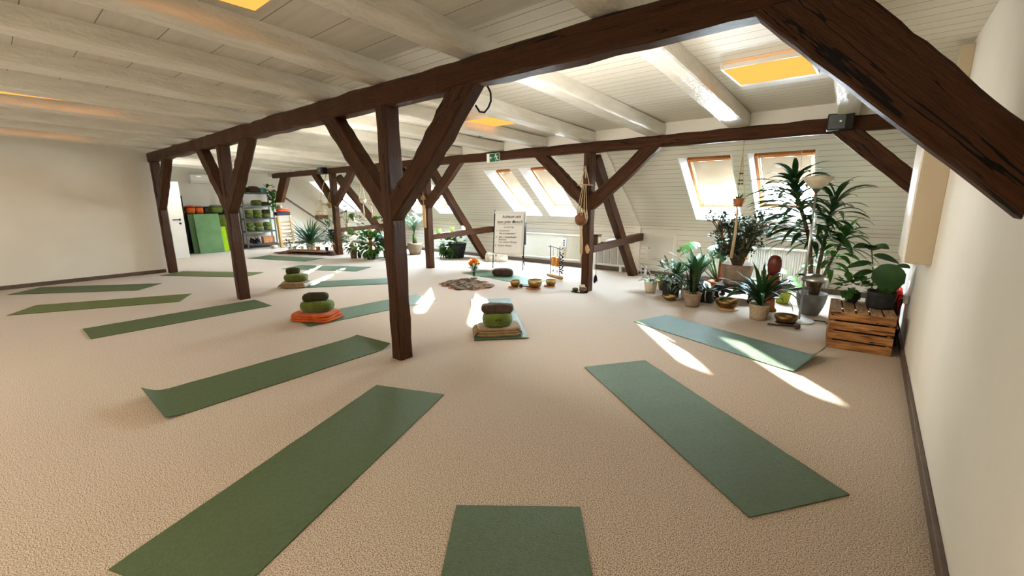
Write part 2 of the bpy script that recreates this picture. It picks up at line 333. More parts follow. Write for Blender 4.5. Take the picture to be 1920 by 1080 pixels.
def slope_box(mb, x0, x1, s0, s1, d0, d1):
    a = [slope_pt(x0, s0, d0), slope_pt(x1, s0, d0), slope_pt(x1, s1, d0), slope_pt(x0, s1, d0)]; b = [slope_pt(x0, s0, d1), slope_pt(x1, s0, d1), slope_pt(x1, s1, d1), slope_pt(x0, s1, d1)]
    return mb.add(a + b, [(0, 1, 2, 3), (7, 6, 5, 4), (0, 4, 5, 1), (1, 5, 6, 2), (2, 6, 7, 3), (3, 7, 4, 0)])
wi = 0
for (x0, x1) in WINX:
    wi += 1
    w = bpy.data.objects.new('window_%d' % wi, None); C.objects.link(w); w['kind'] = 'structure'
    # reveal: four boards from the slope out to the frame
    mb = MB()
    def brd(a, b, c, d, off):
        o = V(off); mb.add([a, b, c, d, a + o, b + o, c + o, d + o], [(0, 1, 2, 3), (7, 6, 5, 4), (0, 4, 5, 1), (1, 5, 6, 2), (2, 6, 7, 3), (3, 7, 4, 0)])
    DF = .25; o = .02; g = .004; X0, X1, SA, SB = x0 + g, x1 - g, S0 + g, S1 - g
    brd(slope_pt(X0, S0, -.002), slope_pt(X0, S1, -.002), slope_pt(X0, FS1, DF + .06), slope_pt(X0, FS0, DF + .06), (-o, 0, 0))
    brd(slope_pt(X1, S0, -.002), slope_pt(X1, S1, -.002), slope_pt(X1, FS1, DF + .06), slope_pt(X1, FS0, DF + .06), (o, 0, 0))
    brd(slope_pt(x0, SA, -.002), slope_pt(x1, SA, -.002), slope_pt(x1, FS0, DF + .06), slope_pt(x0, FS0, DF + .06), (0, .0, -o))
    brd(slope_pt(x0, SB, -.002), slope_pt(x1, SB, -.002), slope_pt(x1, FS1, DF + .06), slope_pt(x0, FS1, DF + .06), (0, 0, o))
    # thin architrave round the opening
    ob('reveal', mb, REVEAL, w, smooth=False)
    mb = MB(); fw = .05
    slope_box(mb, x0, x0 + fw, FS0, FS1, DF, DF + .06); slope_box(mb, x1 - fw, x1, FS0, FS1, DF, DF + .06)
    slope_box(mb, x0 + fw, x1 - fw, FS0, FS0 + fw, DF, DF + .06); slope_box(mb, x0 + fw, x1 - fw, FS1 - fw, FS1, DF, DF + .06)
    bev(ob('frame', mb, PINE, w, smooth=False), .006)
    mb = MB(); a, b = x0 + fw, x1 - fw; sw = .026
    slope_box(mb, a, a + sw, FS0 + fw, FS1 - fw, DF + .02, DF + .055); slope_box(mb, b - sw, b, FS0 + fw, FS1 - fw, DF + .02, DF + .055)
    slope_box(mb, a + sw, b - sw, FS0 + fw, FS0 + fw + sw, DF + .02, DF + .055); slope_box(mb, a + sw, b - sw, FS1 - fw - sw, FS1 - fw, DF + .02, DF + .055)
    ob('sash', mb, WHITE, w, smooth=False)
    mb = MB().add([slope_pt(a, FS0 + fw, DF + .045), slope_pt(b, FS0 + fw, DF + .045), slope_pt(b, FS1 - fw, DF + .045), slope_pt(a, FS1 - fw, DF + .045)], [(0, 1, 2, 3)])
    ob('pane', mb, GLASS, w, smooth=False)
    # half-drawn blind with a slight ripple
    mb = MB(); sb = FS0 + (.53 if wi < 5 else .66); n = 14; secs = []
    for i in range(n + 1):
        x = a + .028 + (b - a - .056) * i / n
        secs.append([slope_pt(x, sb + .012 * math.sin(i * .9 + wi), DF + .012 + .004 * math.sin(i * 1.7)), slope_pt(x, FS1 - fw - .01, DF + .012 + .004 * math.sin(i * 1.1 + wi))])
    mb.loft(secs, cap=False, closed=False)
    bl = ob('blind', mb, BLINDM, w)
    mb = MB(); xm = (a + b) / 2; slope_box(mb, xm - .012, xm + .012, sb - .03, sb, DF + .002, DF + .016)
    ob('pull_tab', mb, GREYM, bl, smooth=False)

# trims
def strut(name, mb, m, bw=.004): return struct(bev(ob(name, mb, m, smooth=False), bw))
mb = MB(); slope_box(mb, -3.47, -3.36, 0, 2.2, -.03, 0); strut('trim_1', mb, TRIMW)
strut('trim_2', B((-3.415, 7.955, .46), (.11, .05, .915)), TRIMW)
strut('baseboard_knee', B((-7.35, 7.968, .04), (15.5, .024, .08)), BASEB)
strut('baseboard_left', B((XL + .012, -.19, .035), (.024, 4.80, .07)), BASEB)
strut('baseboard_right', B((XR - .012, 2.7, .035), (.024, 10.5, .07)), BASEB)
strut('baseboard_gable', B((XG + .012, 5.1, .035), (.024, 5.7, .07)), BASEB)
mb = MB()
mb.box((XG + .02, 6.9, 1.2), (.04, 2.0, .05), Matrix.Rotation(-R(36.3), 3, 'X')); strut('trim_3', mb, BASEB)
strut('trim_4', B((-7.4, 7.965, ZK - .01), (15.4, .02, .035)), TRIMW)
strut('trim_5', B((.365, 4.40, 2.14), (.07, .12, .62)), CABM)

# ------------------------------------------------------------------ timber frame
def timber(name, label, cat, A0, B0, A1, B1, y0, y1, m, jit=.004, n=14, bevel=.014, group=None, bow=0):
    """a squared timber in a plane of constant y: A and B are its two edge lines (x, z) from end 0 to end 1"""
    A0, B0, A1, B1 = [V((p[0], 0, p[1])) for p in (A0, B0, A1, B1)]
    m0, m1 = (A0 + B0) / 2, (A1 + B1) / 2; ax = (m1 - m0).normalized(); ym = (y0 + y1) / 2
    Yv = V((0, 1, 0)); Xv = Yv.cross(ax).normalized()
    org = V((m0.x, ym, m0.z)); rot = Matrix((Xv, Yv, ax)).transposed()
    inv = rot.inverted(); secs = []; hd = (y1 - y0) / 2
    rnd = random.Random(hash(label) % 9999 if False else sum(map(ord, label)))
    for i in range(n + 1):
        t = i / n; a = A0.lerp(A1, t); b = B0.lerp(B1, t)
        bo = Xv * (bow * math.sin(PI * t)); a = a + bo; b = b + bo
        j = lambda k: rnd.uniform(-k, k) if 0 < i < n else 0
        a = a + (b - a).normalized() * j(jit); b = b + (b - a).normalized() * j(jit)
        c = (a + b) / 2; e = (b - a); Lx = e.length / 2; ex = e.normalized()
        bv = bevel * rnd.uniform(.5, 1.7)
        dj = j(jit)
        pts = [(-Lx + bv, -hd + dj), (Lx - bv, -hd + dj), (Lx, -hd + bv), (Lx, hd - bv), (Lx - bv, hd), (-Lx + bv, hd), (-Lx, hd - bv), (-Lx, -hd + bv)]
        secs.append([inv @ (V((c.x, ym, c.z)) + ex * p + Yv * q - org) for p, q in pts])
    mb = MB().loft(secs)
    o = ob(name, mb, m, smooth=False); o.matrix_world = Matrix.Translation(org) @ rot.to_4x4()
    tag(o, label, cat, group, 'thing'); return o
YA, YBm, D = 2.222, 5.88, .145
PT, PBt = 2.225, 2.125
rowA = 'front row of dark roof timbers'; rowB = 'back row of dark roof timbers'
timber('roof_timber', 'long dark brown horizontal roof timber running across the middle of the room', 'timber', (XL - .02, 2.225), (XL - .02, 2.405), (.39, 2.225), (.39, 2.405), YA, YA + .14, WOOD, .008, 60, .016)
timber('roof_timber', 'dark horizontal roof timber in front of the skylights, carrying the exit sign', 'timber', (-14.6, 2.135), (-14.6, 2.28), (.39, 2.12), (.39, 2.275), YBm, YBm + .10, WOOD, .006, 70, .014)
def post(x, y, top, label):
    return timber('timber_post', label, 'post', (x, 0), (x + .142, 0), (x, top + .005), (x + .142, top + .005), y, y + D, WOOD, .003, 12, .012)
AX = [-3.326, -7.292, -11.2]; BX = [-3.447, -7.299, -11.095]
post(AX[0], YA, PT, 'big dark timber post, nearest of all the posts')
post(AX[1], YA, PT, 'dark timber post in the front row between the nearest post and the cream wall')
post(AX[2], YA, PT, 'dark timber post standing at the end of the cream wall beside the white door')
post(BX[0], YBm, PBt, 'dark timber post with the long macrame hanger and a tea tray at its foot')
post(BX[1], YBm, PBt, 'dark timber post beside the rail with three tealight glasses')
post(BX[2], YBm, PBt, 'dark timber post among the floor plants, with a fringed lampshade beside it')
def braceL(px, y, top, label): 
    return timber('timber_brace', label, 'brace', (px - .945, top + .01), (px - .68, top + .01), (px + .02, 1.275), (px + .02, 1.515), y + .004, y + D - .012, WOOD, .006, 12, .012, bow=.0)
def braceR(px, y, top, label, b=-.02):
    return timber('timber_brace', label, 'brace', (px + .882, top + .01), (px + 1.162, top + .01), (px + .12, 1.50), (px + .12, 1.262), y + .004, y + D - .012, WOOD, .006, 12, .012, bow=b)
braceL(AX[0], YA, PT, 'dark diagonal brace rising to the left of the nearest post')
braceR(AX[0], YA, PT, 'dark diagonal brace rising to the right of the nearest post')
braceL(AX[1], YA, PT, 'dark diagonal brace rising to the left of the second front post')
braceR(AX[1], YA, PT, 'dark diagonal brace rising to the right of the second front post')
braceR(AX[2], YA, PT, 'dark diagonal brace on the post beside the cream wall')
braceL(BX[0], YBm, PBt, 'dark diagonal brace rising left of the post with the macrame hanger')
braceR(BX[0], YBm, PBt, 'dark diagonal brace rising right of the post with the macrame hanger')
braceL(BX[1], YBm, PBt, 'dark diagonal brace left of the tealight post, mostly hidden behind the nearest post')
braceR(BX[1], YBm, PBt, 'dark diagonal brace right of the tealight post, above the exit sign end')
braceL(BX[2], YBm, PBt, 'dark diagonal brace left of the post among the floor plants')
braceR(BX[2], YBm, PBt, 'dark diagonal brace right of the post among the floor plants')
timber('timber_brace', 'huge near-black brace sloping down to the right wall close to the viewer', 'brace', (-.52, 2.26), (-.16, 2.26), (.399, 1.385), (.399, 1.655), YA, YA + .14, WOOD, .004, 14, .012, bow=0)
timber('timber_brace', 'dark brace sloping down to the right wall behind the tall houseplants', 'brace', (-.43, 2.13), (-.16, 2.13), (.395, 1.37), (.395, 1.60), YBm + .004, YBm + .13, WOOD, .004, 12, .012)
timber('timber_brace', 'short dark brace above the shelving rack at the far gable wall', 'brace', (-14.06, 2.14), (-13.56, 2.14), (-14.66, 1.39), (-14.2, 1.39), YBm + .004, YBm + .12, WOOD, .004, 10, .012)

def timber_x(name, label, cat, P0, Q0, P1, Q1, x0, x1, m=WOOD, jit=.004, n=12, bevel=.012):
    """the same in a plane of constant x; points are (y, z)"""
    P0, Q0, P1, Q1 = [V((0, p[0], p[1])) for p in (P0, Q0, P1, Q1)]
    m0, m1 = (P0 + Q0) / 2, (P1 + Q1) / 2; ax = (m1 - m0).normalized(); Xv = V((1, 0, 0)); Yv = ax.cross(Xv).normalized()
    xm = (x0 + x1) / 2; org = V((xm, m0.y, m0.z)); rot = Matrix((Xv, Yv, ax)).transposed(); inv = rot.inverted(); secs = []; hd = (x1 - x0) / 2
    rnd = random.Random(sum(map(ord, label)))
    for i in range(n + 1):
        t = i / n; a = P0.lerp(P1, t); b = Q0.lerp(Q1, t); j = lambda k: rnd.uniform(-k, k) if 0 < i < n else 0
        e = (b - a).normalized(); a = a + e * j(jit); b = b + e * j(jit); c = (a + b) / 2; Lx = (b - a).length / 2; bv = bevel * rnd.uniform(.6, 1.3)
        pts = [(-Lx + bv, -hd), (Lx - bv, -hd), (Lx, -hd + bv), (Lx, hd - bv), (Lx - bv, hd), (-Lx + bv, hd), (-Lx, hd - bv), (-Lx, -hd + bv)]
        secs.append([inv @ (V((xm, c.y, c.z)) + e * p + Xv * q - org) for p, q in pts])
    o = ob(name, MB().loft(secs), m, smooth=False); o.matrix_world = Matrix.Translation(org) @ rot.to_4x4(); tag(o, label, cat, None, 'thing'); return o
for bx, a, b in ((BX[0], 'dark slanting strut behind the post with the macrame hanger', 'dark horizontal rail from the macrame post to the low wall, a small box on it'),
                 (BX[1], 'dark slanting strut beside the flipchart, crossing the tealight rail', 'dark horizontal rail holding three tealight glasses'),
                 (BX[2], 'dark slanting strut crossing behind the far potted plants', 'dark horizontal rail with potted plants on it')):
    timber_x('timber_strut', a, 'strut', (6.02, 2.02), (6.17, 2.12), (7.62, 0), (7.83, 0), bx + .01, bx + .14)
    timber_x('timber_rail', b, 'rail', (6.022, .61), (6.022, .725), (7.955, .65), (7.955, .79), bx + .14 - .115, bx + .145)

# white joists
FX = [-.10, -1.13, -2.20, -3.24, -4.25, -5.32, -6.37, -7.40, -8.43, -9.45, -10.48]
BXJ = [-.31, -1.35, -2.37, -3.40, -4.31, -5.24, -6.30, -7.36, -8.42, -9.47, -10.52]
ORD = ['first', 'second', 'third', 'fourth', 'fifth', 'sixth', 'seventh', 'eighth', 'ninth', 'tenth', 'eleventh']
def joist(x0, y0, x1, y1, w, h, label, sink=.0):
    P0 = V((x0, y0, zj(y0))); P1 = V((x1, y1, zj(y1))); ax = (P1 - P0).normalized(); Xv = V((1, 0, 0)); Xv = (Xv - ax * Xv.dot(ax)).normalized(); Zv = ax.cross(Xv) * -1
    if Zv.z < 0: Zv = -Zv
    Yv = ax.cross(Xv); rot = Matrix((Xv, Yv, ax)).transposed(); inv = rot.inverted(); secs = []; rnd = random.Random(int(abs(x0) * 1000)); n = 34
    ph = rnd.uniform(0, 6)
    for i in range(n + 1):
        t = i / n; c = P0.lerp(P1, t); ww = w / 2 * (1 + .10 * math.sin(t * 9 + ph) + rnd.uniform(-.03, .03)); dz = rnd.uniform(-.004, .004) + .006 * math.sin(t * 13 + ph)
        k = .35
        pts = [(-ww, h), (-ww * 1.0, h * .26 + dz), (-ww * .97, h * .12 + dz), (-ww * .84, .004 + dz + rnd.uniform(-.002, .004)), (0, dz - .001), (ww * .84, .004 + dz + rnd.uniform(-.002, .004)), (ww * .97, h * .12 + dz), (ww * 1.0, h * .26 + dz), (ww, h)]
        secs.append([inv @ (c + V((1, 0, 0)) * p + V((0, 0, 1)) * q - P0) for p, q in pts])
    o = ob('ceiling_joist', MB().loft(secs), WHITEWOOD, smooth=False); o.matrix_world = Matrix.Translation(P0) @ rot.to_4x4()
    return tag(o, label, 'joist', 'white painted ceiling joists', 'thing')
for i in range(11):
    x0, x1 = FX[i], BXJ[i]; d = (x1 - x0) / 3.66
    yb = 5.972 if i > 0 else 5.972
    lab = ('rough white ceiling joist nearest the right wall, crossing above the huge brace' if i == 0 else
           '%s white painted ceiling joist counted from the right wall' % ORD[i] if i < 10 else 'white ceiling joist nearest the cream wall, eleventh from the right wall')
    xs_ = x0 - d * (2.22 - YB) * .25
    joist(xs_, YB, x1 + d * .03, yb, .205 if i < 4 else .26, .148, lab)
for k, x in enumerate([-11.5, -12.5, -13.5, -14.5]):
    joist(x, 2.37, x, 5.972, .22, .156, ['white ceiling joist just beyond the end of the cream wall', 'white ceiling joist above the potted floor plants at the far end', 'white ceiling joist between the far plants and the shelving rack', 'white ceiling joist nearest the far gable wall'][k])

# ceiling light panels
def panel(x, y, w, l, label):
    z = zc(y) - .022
    t = thing('ceiling_light', label, 'ceiling light', (x, y, z))
    mb = MB(); e = .022
    for sx in (-1, 1): mb.box((sx * (w / 2 - e / 2), 0, 0), (e, l, .036))
    for sy in (-1, 1): mb.box((0, sy * (l / 2 - e / 2), 0), (w - 2 * e, e, .036))
    bev(ob('frame', mb, PANELF, t, smooth=False), .003)
    ob('diffuser', B((0, 0, -.012), (w - 2 * e, l - 2 * e, .012)), PANEL, t, smooth=False)
    return t
for x, y, w, l, lab in [(-.765, 4.225, .60, .66, 'glowing warm square light panel between joists near the right wall'), (-4.03, 4.42, .58, .62, 'glowing warm light panel seen behind the nearest brace'),
                        (-2.72, .65, .62, 1.2, 'large glowing light panel at the top edge of the picture'), (-6.88, .65, .62, 1.2, 'light panel hidden among joists, warming the left ceiling'),
                        (-9.96, .65, .62, 1.2, 'light panel hidden among joists next to the cream wall'), (-8.9, 4.6, .6, .6, 'light panel hidden among joists above the far mats'),
                        (-12.9, 4.4, .6, .6, 'light panel in the far end ceiling near the shelving rack')]:
    panel(x, y, w, l, lab)

# ------------------------------------------------------------------ yoga mats
def mat_obj(cx, cy, dx, dy, m, label, L=1.83, Wd=.60, c0=0, c1=0, k0=0, k1=0, seed=1):
    """dx, dy: direction of the long side; c0 / c1: curl height of the two ends, k: bias of the curl to one side"""
    d = V((dx, dy, 0)).normalized(); s = V((d.y, -d.x, 0)); rnd = random.Random(seed); nx, ny = 46, 14
    vs = []; fs = []; ph = [rnd.uniform(0, 6) for _ in range(4)]
    for i in range(nx + 1):
        for j in range(ny + 1):
            a = (i / nx - .5) * L; b = (j / ny - .5) * Wd; z = .0045 + .0012 * math.sin(a * 9 + ph[0]) * math.sin(b * 6 + ph[1]) + .0008 * math.sin(a * 23 + ph[2])
            sl = 0
            for c, k, t in ((c0, k0, (a + L / 2)), (c1, k1, (L / 2 - a))):
                if c and t < .16:
                    q = (1 - t / .16); f_ = max(0, 1 + k * (b / Wd * 2)); z += c * f_ * q ** 2.2
            z = max(z, .0035)
            vs.append((a, b, z))
    for i in range(nx):
        for j in range(ny):
            p = i * (ny + 1) + j; fs.append((p, p + ny + 1, p + ny + 2, p + 1))
    mb = MB().add(vs, fs); o = ob('yoga_mat', mb, m, smooth=False, loc=(cx, cy, 0), rot=(0, 0, math.atan2(d.y, d.x)))
    md = o.modifiers.new('thick', 'SOLIDIFY'); md.thickness = .005; md.offset = 0
    return tag(o, label, 'yoga mat', 'yoga mats laid out in a circle')
mat_obj(-.84, 2.828, 1.519, -1.1075, MATG, 'green yoga mat right of the near post, pointing at the viewer\'s right', 1.88, seed=1)
mat_obj(-.581, .690, .615, -.789, MATG, 'green yoga mat cut off by the bottom edge of the picture, in its middle', seed=2)
mat_obj(-2.274, 1.039, .375, -.927, MATG, 'long green yoga mat running from below the nearest post to the bottom left edge', seed=3)
mat_obj(-3.855, 1.456, -.029, 1.829, MATG, 'green yoga mat whose short ends curl up, just left of the nearest post', seed=4, c0=.045, c1=.03, k0=.5, k1=-.5)
mat_obj(-6.683, 1.429, -.01, 1.86, MATG, 'flat green yoga mat ending at the foot of the second front post', 1.86, seed=5)
mat_obj(-8.461, .9235, .894, 1.665, MATO, 'olive yoga mat second from the cream wall', 1.88, seed=6)
mat_obj(-10.2, .913, 1.317, 1.446, MATG, 'dark green yoga mat closest to the cream wall', 1.92, seed=7)
mat_obj(-10.19, 2.73, 1.58, .993, MATO, 'olive yoga mat passing behind the second front post', 1.86, .54, seed=8)
mat_obj(-1.085, 4.714, 1.69, -.593, MATT, 'green yoga mat with a rolled-up corner, a sun streak across it, beside the crate', 1.80, .58, seed=9, c1=.075, k1=.9)
mat_obj(-3.49, 3.876, 1.279, -1.228, MATT, 'green yoga mat shining pale blue under a brown and green cushion stack', 1.80, .58, seed=10, c1=.012, c0=.02)
mat_obj(-5.14, 3.14, .085, .996, MATT, 'green yoga mat with the orange blanket stack on its end', 1.83, .56, seed=11)
mat_obj(-7.12, 3.89, .615, .788, MATT, 'green yoga mat with the beige blanket stack, behind the nearest post', 1.83, .58, seed=12)
mat_obj(-9.03, 4.553, 1.59, .821, MATT, 'empty yoga mat crossed by two sun streaks', 1.80, .58, seed=13)
mat_obj(-11.43, 4.70, .94, .34, MATT, 'yoga mat at the far end in front of the shelving rack', 1.90, .60, seed=14)
mat_obj(-5.275, 6.06, 1.75, -.16, MATT, 'teal green yoga mat under the brown half-moon cushion by the flipchart', 1.75, .50, seed=15)

# ------------------------------------------------------------------ cushion stacks
def rrect(lx, ly, n=28, p=4):
    out = []
    for k in range(n):
        a = 2 * PI * k / n; c, s = math.cos(a), math.sin(a)
        out.append((lx * math.copysign(abs(c) ** (2 / p), c), ly * math.copysign(abs(s) ** (2 / p), s)))
    return out
def pillow(lx, ly, h, m, name, label, cat, loc, rz, p=3.2, sag=0, group=None, pipe=None, n=9, tilt=0, bend=0):
    base = rrect(1, 1, 36, p); secs = []
    for k in range(n + 1):
        a = -PI / 2 + PI * k / n; sc_ = math.cos(a) ** .32 if abs(a) < PI / 2 - .01 else .05; z = math.sin(a)
        z = math.copysign(abs(z) ** .68, z)
        secs.append([V((x * lx * sc_, y * ly * sc_ + bend * (x * sc_) ** 2, h / 2 + z * h / 2 - sag * (1 - (x * x + y * y) * .5) * (z > 0) * sc_ + .004 * math.sin(7 * x + 5 * y + k))) for x, y in base])
    mb = MB().loft(secs)
    o = ob(name, mb, m, loc=loc, rot=(0, tilt, rz)); tag(o, label, cat, group)
    if pipe:
        pts = [(x * lx * 1.0, y * ly * 1.0 + bend * x * x, h / 2) for x, y in base]; pts.append(pts[0])
        ob('seam', MB().tube(pts, .005, 6), pipe, o)
    return o
def blanket(lx, ly, layers, m, label, loc, rz, th=.028, fringe=None, group='folded blankets under the cushions'):
    rnd = random.Random(int(lx * 1e4)); mb = MB(); base = rrect(1, 1, 40, 5)
    for q in range(layers):
        k_ = 1 - .03 * q + rnd.uniform(-.012, .012); ox, oy = rnd.uniform(-.008, .008), rnd.uniform(-.008, .008); secs = []
        for k in range(7):
            a = -PI / 2 + PI * k / 6; sc_ = .93 + .07 * math.cos(a) if abs(a) < 1.55 else .90
            secs.append([V((x * lx * k_ * sc_ + ox, y * ly * k_ * sc_ + oy, th * (q + .5) + math.sin(a) * th * .52 + .005 * math.sin(5 * x + 3 * q) * math.sin(4 * y + q))) for x, y in base])
        mb.loft(secs)
    o = ob('folded_blanket', mb, m, loc=loc, rot=(0, 0, rz)); tag(o, label, 'blanket', group)
    if fringe:
        fb = MB(); fa = MB()
        for k in range(26):
            t = k / 25; a = (-lx * .9 + 0 * t, ly * (2 * t - 1) * .9, th * layers * .75); fa.tube([a, (a[0] - .03, a[1] + U(-.01, .01), th * layers * .55), (a[0] - .05, a[1] + U(-.015, .015), .01)], .004, 5)
            a = (lx * .92, ly * (2 * t - 1) * .9, th * layers * .8); fb.tube([a, (a[0] + .025, a[1] + U(-.01, .01), th * layers * .6), (a[0] + .03, a[1] + U(-.015, .015), .012)], .004, 5)
        ob('fringe', fa, fringe, o); ob('fringe', fb, fringe, o)
    return o
# near stack on the pale mat
rz = math.atan2(.48, .44)
blanket(.245, .17, 3, BEIGEF, 'beige folded blanket under the green cushion on the pale blue shining mat', (-3.03, 3.40, .009), math.atan2(.52, .5), .03, BEIGEF)
o = pillow(.165, .135, .15, GREENF, 'cushion', 'round green meditation cushion below a brown bolster, on beige blankets', 'cushion', (-3.03, 3.40, .098), math.atan2(.52, .5), 2.4, 0, 'green meditation cushions', GREENF)
pillow(.18, .075, .105, BROWNF, 'bolster', 'brown bolster lying across the green cushion on the pale mat', 'bolster', (-3.02, 3.39, .242), math.atan2(.46, .56), 3.4, 0, 'bolsters topping the stacks', None)
ob('handle', MB().tube([(-.03, -.139, .085), (-.025, -.15, .10), (.025, -.15, .10), (.03, -.139, .085)], .004, 6), OLIVEF, o)
# orange stack
blanket(.28, .20, 3, ORANGEF, 'bright orange folded blanket under a green cushion', (-5.21, 2.44, .009), R(28), .03)
pillow(.20, .13, .14, GREENF, 'cushion', 'green meditation cushion on the bright orange blanket', 'cushion', (-5.22, 2.46, .098), R(38), 2.8, 0, 'green meditation cushions', GREENF)
o = pillow(.15, .075, .105, OLIVEF, 'bolster', 'dark olive cushion block on top of the orange blanket stack', 'bolster', (-5.22, 2.45, .232), R(56), 5, .028, 'bolsters topping the stacks', None)
# far stack
blanket(.21, .16, 3, BEIGEF, 'beige folded blanket with white fringe on the mat behind the near post', (-7.50, 3.20, .009), R(42), .03, WHITE)
pillow(.19, .13, .135, GREENF, 'cushion', 'green meditation cushion on the fringed beige blanket, sunlit from behind', 'cushion', (-7.50, 3.22, .098), R(44), 2.8, 0, 'green meditation cushions', GREENF)
pillow(.11, .08, .10, OLIVEF, 'bolster', 'small dark cushion on top of the fringed beige blanket stack', 'bolster', (-7.55, 3.20, .225), R(60), 3.4, 0, 'bolsters topping the stacks', None)
# half-moon cushion
o = pillow(.205, .11, .15, BROWNF, 'cushion', 'brown half-moon cushion with pleated sides on the mat by the flipchart', 'cushion', (-5.33, 6.18, .009), R(30), 2.4, .02, None, None, bend=-.09)

# ------------------------------------------------------------------ singing bowls, scarf, flowers
def bowl_prof(r, h, t=.006):
    return [(0, 0), (r * .55, 0), (r * .80, h * .22), (r * .95, h * .6), (r, h), (r - t, h), (r * .95 - t, h * .6), (r * .8 - t, h * .25), (r * .5, t + .002), (0, t + .002)]
def singing_bowl(x, y, r, h, m, label, z=.012, coaster=True):
    if coaster:
        o = ob('bowl_coaster', MB().lathe([(0, 0), (r * 1.0, 0), (r * 1.02, .006), (r * 1.0, .012), (0, .012)], n=32), COASTER, loc=(x - .015, y - .03, .001))
        tag(o, {'h': 'brown felt coaster under the first brass bowl', 'l': 'brown felt coaster under the largest brass bowl', 's': 'brown felt coaster under the small brass bowl by the chimes'}[label[0]], 'coaster', 'brown felt coasters'); z = .0135
    o = ob('singing_bowl', MB().lathe(bowl_prof(r, h), n=40), m, loc=(x, y, z)); return tag(o, label, 'singing bowl', 'brass singing bowls')
singing_bowl(-4.47, 5.48, .085, .10, BRASS, 'hammered brass singing bowl beside the mallet, nearest the flower vase')
singing_bowl(-4.144, 5.60, .122, .13, BRASS, 'largest hammered brass singing bowl, middle of the three in front of the mat')
singing_bowl(-4.04, 5.917, .092, .095, BRASS, 'small hammered brass singing bowl nearest the wind chime stand')
singing_bowl(-.611, 5.785, .124, .085, DBRASS, 'dark bronze singing bowl at the foot of the floor lamp', coaster=False, z=.014)
tag(ob('bowl_mat', MB().lathe([(0, 0), (.10, 0), (.105, .006), (.10, .012), (0, .012)], n=30), OLIVEF, loc=(-.611, 5.785, .001)), 'dark round pad under the bronze singing bowl by the lamp', 'pad')
def mallet(loc, rz, label, L=.22):
    t = thing('mallet', label, 'mallet', loc, rz)
    ob('handle', MB().tube([(-L, 0, .018), (0, 0, .022)], .010, 10), DARKW, t)
    ob('head', MB().tube([(-.005, 0, .024), (.012, 0, .024), (.045, 0, .024), (.055, 0, .024)], [.02, .03, .03, .018], 14), BROWNF, t)
mallet((-.50, 5.575, .01), R(12), 'dark wooden mallet lying in front of the bronze singing bowl', .26)
mallet((-4.33, 5.50, .01), R(200), 'dark mallet leaning between the first and the largest brass bowl', .16)
# scarf
mb = MB(); n, k = 44, 30; vs = []; fs = []; rnd = random.Random(3)
out = [(-5.80, 5.02), (-5.62, 5.56), (-4.77, 5.37), (-4.85, 4.83), (-5.10, 4.73), (-5.47, 4.78)]
cx, cy = -5.28, 5.08
def edge_r(a):
    best = .3
    for i in range(len(out)):
        p, q = V((out[i][0] - cx, out[i][1] - cy)), V((out[(i + 1) % len(out)][0] - cx, out[(i + 1) % len(out)][1] - cy)); d = V((math.cos(a), math.sin(a))); e = q - p
        den = d.x * e.y - d.y * e.x
        if abs(den) < 1e-6: continue
        t = (p.x * e.y - p.y * e.x) / den; u = (p.x * d.y - p.y * d.x) / den
        if t > 0 and -1e-6 <= u <= 1 + 1e-6: best = t
    return best
def scarf(name_m, sc_, hz, m, parent=None, sd=0):
    vs = [(0, 0, hz)]; fs = []; NA, NR = 96, 22
    for r_ in range(1, NR + 1):
        for a_ in range(NA):
            a = 2 * PI * a_ / NA; rr = edge_r(a) * sc_ * r_ / NR * (1 + (.10 * math.sin(5 * a + sd) + .06 * math.sin(11 * a)) * (r_ / NR))
            x, y = rr * math.cos(a), rr * math.sin(a)
            fo = math.sin(x * 17 + 5 * math.sin(y * 7 + sd)) * .5 + math.sin(y * 23 + x * 9 + sd * 2) * .35 + math.sin((x + y) * 41) * .2
            z = .006 + hz * (.55 + .45 * fo) * (1 - (r_ / NR) ** 4 * .8)
            vs.append((x, y, max(.005, z)))
    for a_ in range(NA): fs.append((0, 1 + a_, 1 + (a_ + 1) % NA))
    for r_ in range(NR - 1):
        for a_ in range(NA):
            p, q = 1 + r_ * NA + a_, 1 + r_ * NA + (a_ + 1) % NA; fs.append((p, p + NA, q + NA, q))
    return MB().add(vs, fs)
o = ob('scarf', scarf('', 1.0, .055, SCARF, None, 1), SCARF, loc=(cx, cy, 0)); tag(o, 'rumpled brown patterned scarf spread on the carpet by the flower vase', 'scarf'); thin(o, .004)
o2 = ob('lining', scarf('', 1.04, .006, SCARFP, None, 2), SCARFP, o); thin(o2, .003); o2['label'] = 'pinkish lining showing at the scarf edge'
# vase with flowers
vx, vy = -5.46, 5.50
t = thing('glass_vase', 'small clear glass vase holding orange flowers on the carpet', 'vase', (vx, vy, .045))
ob('vase_body', MB().lathe([(0, 0), (.055, 0), (.058, .008), (.03, .03), (.026, .06), (.036, .10), (.05, .15), (.046, .15), (.032, .10), (.022, .06), (.022, .035), (0, .02)], n=28), VASEG, t)
tag(ob('flat_stone', MB().lathe([(0, 0), (.06, 0), (.065, .008), (.06, .016), (0, .016)], n=20), CONC, loc=(vx, vy, .028)), 'small flat grey coaster below the glass flower vase', 'coaster')
t = thing('flower_bouquet', 'bouquet of orange and yellow blooms standing in the glass vase', 'bouquet', (vx, vy, .05))
mb = MB(); bl = []
for i in range(17):
    a = i * 2.4; rr = math.sqrt((i + .5) / 17) * .095; p = V((rr * math.cos(a), rr * math.sin(a), .255 + .075 * (1 - (rr / .095) ** 2) + U(-.015, .015)))
    bl.append(p); mb.tube([(U(-.012, .012), U(-.012, .012), .03), (p.x * .25, p.y * .25, .13), p], .003, 5)
ob('stems', mb, GSTEM, t)
mb = MB()
